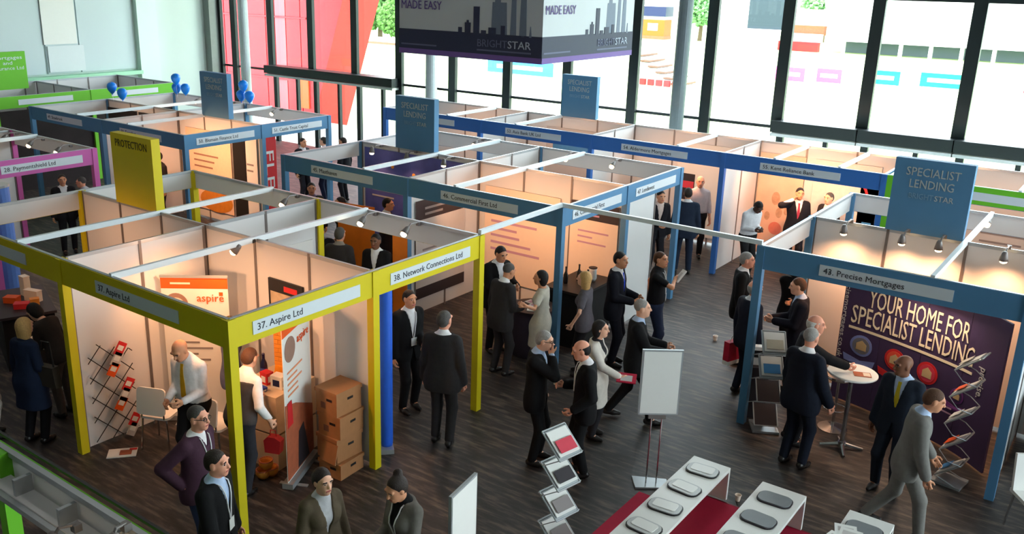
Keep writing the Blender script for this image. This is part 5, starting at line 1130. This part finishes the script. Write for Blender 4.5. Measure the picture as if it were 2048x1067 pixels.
person('man in dark grey suit seen from behind beyond the yellow stand', .26, 2.95, 110, 1.82, 'suit', (46, 44, 45), shirt=WHT, skin='pink', hair='darkgrey', res=RN, rf=(.1, -.02), lf=(-.1, .04), hyaw=15, fat=1.06)
person('dark-suited man with white lanyard half hidden by the blue banner', -.72, 3.42, 345, 1.76, 'suit', BLK, shirt=WHT, skin='tan', hair='black', lanyard=WHT, lh=(-.06, .26, 1.05), res=RN)
# yellow stand front booth
person('bald man in white shirt and yellow tie looking down inside the yellow stand', -1.52, .58, 285, 1.80, 'shirt', WHT, c2=(30, 28, 30), shirt=(244, 236, 238), tie=(226, 168, 30), skin='tan', hair='brown', style='bald', rh=(.12, .27, 1.03), lh=(-.10, .28, 1.06), hpitch=26, lean=4, fat=1.15, res=RN)
person('brown-haired visitor in slate jacket behind the man in white shirt', -2.0, 1.5, 40, 1.62, 'suit', (86, 92, 118), shirt=(70, 74, 96), hair='brown', female=True, style='bob', skin='tan', res=.016)
person('man in waistcoat and rolled white sleeves bending towards the plinth', -.80, .68, 100, 1.74, 'vest', (70, 66, 66), c2=(46, 46, 52), shirt=(238, 234, 232), hair='brown', lean=14, rh=(.30, .16, .90), lh=(-.16, .40, 1.02), rf=(.12, -.10), lf=(-.1, .12), hpitch=10, res=RN)
for k, (x, y, rz) in enumerate(((-2.42, .74, R(24)), (-1.66, 1.0, R(10)))):
    c = thing('chair', ('left-hand', 'right-hand')[k] + ' white chair beside the man in white shirt', 'chair', (x, y, 0), rz, 'white chairs in the yellow stand')
    MB().prism(rrect(.40, .40, .06), (0, 0, .44), X_, (0, 1, 0), (0, 0, 1), .03).obj('seat', M_WHITE, c); MB().prism(rrect(.38, .34, .05), (0, -.19, .68), X_, (0, .15, 1), (0, -1, .15), .025).obj('backrest', M_WHITE, c)
    for sx in (-1, 1):
        MB().tube([(sx * .15, -.19, .45), (sx * .15, -.2, .6)], .012, 6).obj('back_support', M_CHROME, c)
        for sy in (-1, 1): MB().tube([(sx * .16, sy * .16, .44), (sx * .19, sy * .19, 0)], .012, 6).obj('leg', M_CHROME, c)
# foreground bottom
person('man in plum cardigan with hand on hip and white lanyard', .0, -.46, 18, 1.78, 'sweater', (72, 46, 62), c2=(52, 62, 92), shirt=WHT, skin='pink', hair='darkgrey', style='thin', lh=(-.22, -.04, 1.02), lpole=(-1, -.9, 0), rh=(.22, -.04, 1.0), rpole=(.8, -1, 0), lanyard=WHT, badge=False, res=.012, glasses=True, fat=1.1)
person('man in black suit and lanyard at the bottom left by the yellow post', .82, -.88, 25, 1.78, 'suit', BLK, shirt=LBL, skin='pink', hair='dark', lanyard=WHT, rh=(.24, .16, .84), res=.012)
person('dark-haired woman in olive brown jacket at the bottom edge', 1.62, -.38, -12, 1.68, 'suit', (96, 84, 68), c2=(60, 54, 46), shirt=(200, 200, 204), hair='dark', style='tail', female=True, res=.011)
pq = person('woman with updo hair in grey jacket reading papers at the bottom edge', 2.22, .02, 262, 1.68, 'suit', (112, 108, 102), c2=(30, 30, 32), shirt=(22, 22, 24), hair='dark', style='bun', female=True, rh=(.10, .30, 1.08), lh=(-.10, .30, 1.08), hpitch=20, lanyard=WHT, badge=False, skin='tan', res=.011)
hw = hand_world(pq, 'l'); held('papers', 'magazine held open by the woman with updo hair', 'magazine', (hw.x - .02, hw.y - .07, hw.z + .03), (.30, .22, .015), M_WHITE, R(172), 30, M_CHARC)
# left edge
person('blonde woman in long navy coat with shoulder bag at the left edge', -3.68, -.22, 105, 1.68, 'coat', (28, 40, 64), c2=(24, 24, 28), shirt=(28, 40, 64), hair='blonde', style='long', female=True, rh=(.2, .2, .95), res=RN)
bg_ = thing('shoulder_bag', 'dark olive shoulder bag on the blonde woman in navy', 'bag', (-3.42, -.12, .82), R(15)); MB().prism([(-.17, 0), (.17, 0), (.14, .26), (-.14, .26)], (0, .05, 0), X_, (0, 0, 1), F_, .1).obj('bag_body', col('olive_leather', (52, 46, 38), .6), bg_); MB().tube([(-.12, 0, .25), (-.06, .02, .56), (.06, .02, .56), (.12, 0, .25)], .012, 6).obj('strap', M_DARK, bg_)
person('black-haired woman bending over the table at the left', -4.1, .42, 195, 1.66, 'top', (52, 46, 44), c2=(90, 82, 78), hair='black', style='bob', female=True, lean=30, rh=(.16, .42, .95), lh=(-.14, .42, .95), hpitch=30, res=RN)
person('visitor in black top and white trousers at the very left edge', -4.25, -.5, 60, 1.70, 'top', (30, 30, 32), c2=(206, 202, 196), hair='black', style='bob', female=True, res=.016)
# right stand
ms = person('man in grey suit hurrying past at the lower right', 5.36, 4.55, 18, 1.80, 'suit', (112, 110, 106), shirt=LBL, skin='tan', hair='brown', rf=(.08, .16), lf=(-.1, -.36), lz=.05, rh=(.25, .1, .84), lh=(-.22, .2, .88), lean=6, hpitch=14, res=RN)
person('bald dark-skinned man in navy suit and yellow tie by the purple display', 5.0, 5.4, 258, 1.76, 'suit', (28, 36, 48), shirt=LBL, tie=(196, 176, 40), skin='brown', style='bald', hair='black', hyaw=35, hpitch=5, res=RN, rf=(.13, .02), lf=(-.11, .05))
person('broad man in dark navy suit seen from behind at the cocktail table', 3.93, 5.28, 72, 1.84, 'suit', (22, 27, 40), shirt=WHT, skin='pink', hair='grey', style='thin', rh=(.30, .12, .88), lh=(-.25, .1, .82), res=RN, fat=1.12)
person('white-haired man in black suit leaning a hand on the cocktail table', 3.70, 5.86, 25, 1.80, 'suit', (22, 22, 26), shirt=WHT, skin='pink', hair='white', style='fringe', rh=(.05, .58, 1.12), res=RN, lean=8)
person('brown-haired man in navy suit facing left inside the right stand', 3.2, 7.28, 200, 1.80, 'suit', (26, 28, 40), shirt=LBL, skin='fair', hair='brown', rh=(.08, .34, 1.1), lh=(-.1, .32, 1.12), res=.015, hpitch=8)
mx_ = person('bald man in dark navy suit with crimson bag behind the blue corner post', 2.66, 6.82, 55, 1.76, 'suit', (26, 30, 44), shirt=WHT, skin='pink', hair='grey', style='fringe', lh=(-.27, .02, .80), res=.015)
hw = hand_world(mx_, 'l'); cb = thing('carrier_bag', 'crimson and white carrier bag hanging from the bald man hand', 'bag', (hw.x - .04, hw.y + .02, hw.z - .46), R(70)); MB().box((0, 0, .19), (.30, .10, .30)).obj('bag_body', col('crimson_card', (190, 24, 60)), cb); MB().box((0, 0, .02), (.302, .102, .06)).obj('white_band', M_WHITE, cb); MB().tube([(-.08, 0, .34), (-.05, 0, .42), (.05, 0, .42), (.08, 0, .34)], .006, 6).obj('handle', M_WHITE, cb)
person('grey-haired man in black suit beyond the blue corner post', 2.1, 7.92, 18, 1.82, 'suit', BLK, shirt=WHT, skin='pink', hair='grey', res=.016)
person('person in black with folded arms deep in the right stand', 2.78, 8.35, -60, 1.74, 'suit', (20, 20, 22), shirt=(30, 30, 34), skin='tan', hair='black', rh=(-.08, .24, 1.18), lh=(.08, .24, 1.14), res=.016)
sh__ = thing('carrier_bag', 'black and white patterned carrier bag by the literature stand', 'bag', (3.0, 6.35, .72), .5); MB().box((0, 0, .15), (.28, .1, .26)).obj('bag_body', M_WHITE, sh__); MB().box((0, -.052, .18), (.14, .004, .1)).obj('printed_pattern', M_DARK, sh__); MB().box((0, 0, -.35), (.3, .3, .74)).obj('side_table', M_CHARC, sh__)
# under the windows
person('man in white shirt looking down at his phone under the windows', .62, 12.1, 330, 1.72, 'shirt', WHT, c2=(34, 34, 36), shirt=(226, 228, 232), skin='dark', hair='black', rh=(.08, .28, 1.12), lh=(-.08, .28, 1.12), hpitch=38, lean=8, res=RF)
person('man in dark suit with a phone at his ear in the peach poster booth', 1.15, 13.3, 300, 1.78, 'suit', (30, 30, 38), shirt=WHT, tie=(170, 60, 80), skin='tan', hair='black', rh=(.14, .12, 1.52), rpole=(1, .2, -.6), res=RF)
person('dark-haired man at the right of the peach poster booth', 1.72, 13.45, 250, 1.74, 'suit', (44, 40, 44), shirt=WHT, skin='fair', hair='darkgrey', res=RF)
person('man in navy suit seen from behind under the long blue fascia', -.50, 11.6, 115, 1.80, 'suit', (34, 44, 62), shirt=WHT, skin='tan', hair='dark', res=RF, rf=(.13, 0), lf=(-.13, 0))
person('bald man in pale shirt inside the third window booth', -.78, 12.8, 300, 1.82, 'shirt', WHT, c2=(36, 34, 36), shirt=(222, 206, 208), skin='pink', hair='white', style='bald', rh=(.14, .3, 1.1), res=RF)
person('man in black suit leaning by the end of the middle stand', -.95, 11.2, 320, 1.78, 'suit', (28, 28, 34), shirt=(210, 190, 180), skin='tan', hair='black', lean=8, rh=(.1, .35, 1.1), res=RF)
# middle stand and beyond the yellow stand
person('dark-haired man against the side wall of the middle stand', -4.45, 7.05, 30, 1.76, 'suit', (40, 36, 40), shirt=WHT, skin='tan', hair='black', rh=(.2, .4, 1.2), res=RF)
person('man in dark suit at the left end of the middle stand', -6.45, 7.05, 320, 1.76, 'suit', (36, 34, 40), shirt=(120, 110, 140), skin='tan', hair='dark', res=RF)
person('dark-haired woman in black inside the middle stand', -5.3, 6.75, 240, 1.70, 'top', (30, 28, 30), c2=(30, 28, 30), hair='dark', style='bob', female=True, skin='tan', res=RF)
person('black-haired man in dark suit in the aisle behind the yellow stand', -4.15, 5.1, 310, 1.72, 'suit', (26, 24, 28), shirt=(120, 110, 110), skin='tan', hair='black', hpitch=24, res=.016, lh=(-.1, .3, 1.1))
person('man in charcoal suit with his back to us behind the yellow stand', -3.5, 4.9, 110, 1.80, 'suit', (54, 50, 50), shirt=(150, 140, 130), skin='tan', hair='darkgrey', res=.016)
person('broad man in black suit beside the orange banner behind the yellow stand', -2.86, 5.1, 290, 1.78, 'suit', (24, 23, 25), shirt=WHT, skin='brown', hair='black', lh=(-.1, .3, 1.1), rh=(.1, .3, 1.12), res=.016, fat=1.1)
person('man in grey jacket bending in the far booth of the yellow stand', -4.2, 2.9, 330, 1.74, 'suit', (92, 90, 92), shirt=WHT, skin='tan', hair='dark', lean=35, res=RF)
# left stands
person('black-haired man in black beside the peach poster of the left stand', -11.5, 7.05, 260, 1.72, 'sweater', (30, 28, 32), shirt=(30, 28, 32), skin='tan', hair='black', rh=(.06, .26, 1.32), rpole=(1, .1, -.6), res=RF)
for i, (x, y, hd_, c) in enumerate(((-10.6, 10.6, 0, (36, 36, 44)), (-10.3, 11.1, 200, (30, 36, 60)), (-9.9, 11.4, 190, (28, 28, 34)))):
    person(('left-hand', 'middle', 'right-hand')[i] + ' man in dark suit chatting beyond the left blue stand', x, y, hd_, 1.72, 'suit', c, shirt=WHT, skin=('tan', 'fair', 'tan')[i], hair='dark', res=.022)
person('man in pale shirt stooping under the pink fascia', -10.5, 4.7, 220, 1.66, 'shirt', WHT, c2=(40, 40, 44), shirt=(190, 190, 196), skin='pink', hair='darkgrey', style='thin', res=RF, lean=12)
person('dark-suited man beside the pale-shirted man under the pink fascia', -10.9, 4.35, 340, 1.70, 'suit', (32, 30, 34), shirt=WHT, skin='tan', hair='dark', res=RF)
person('person in black at the right edge beyond the white divider', 6.6, 6.1, 200, 1.70, 'suit', (22, 22, 26), shirt=WHT, skin='brown', hair='black', res=.016)
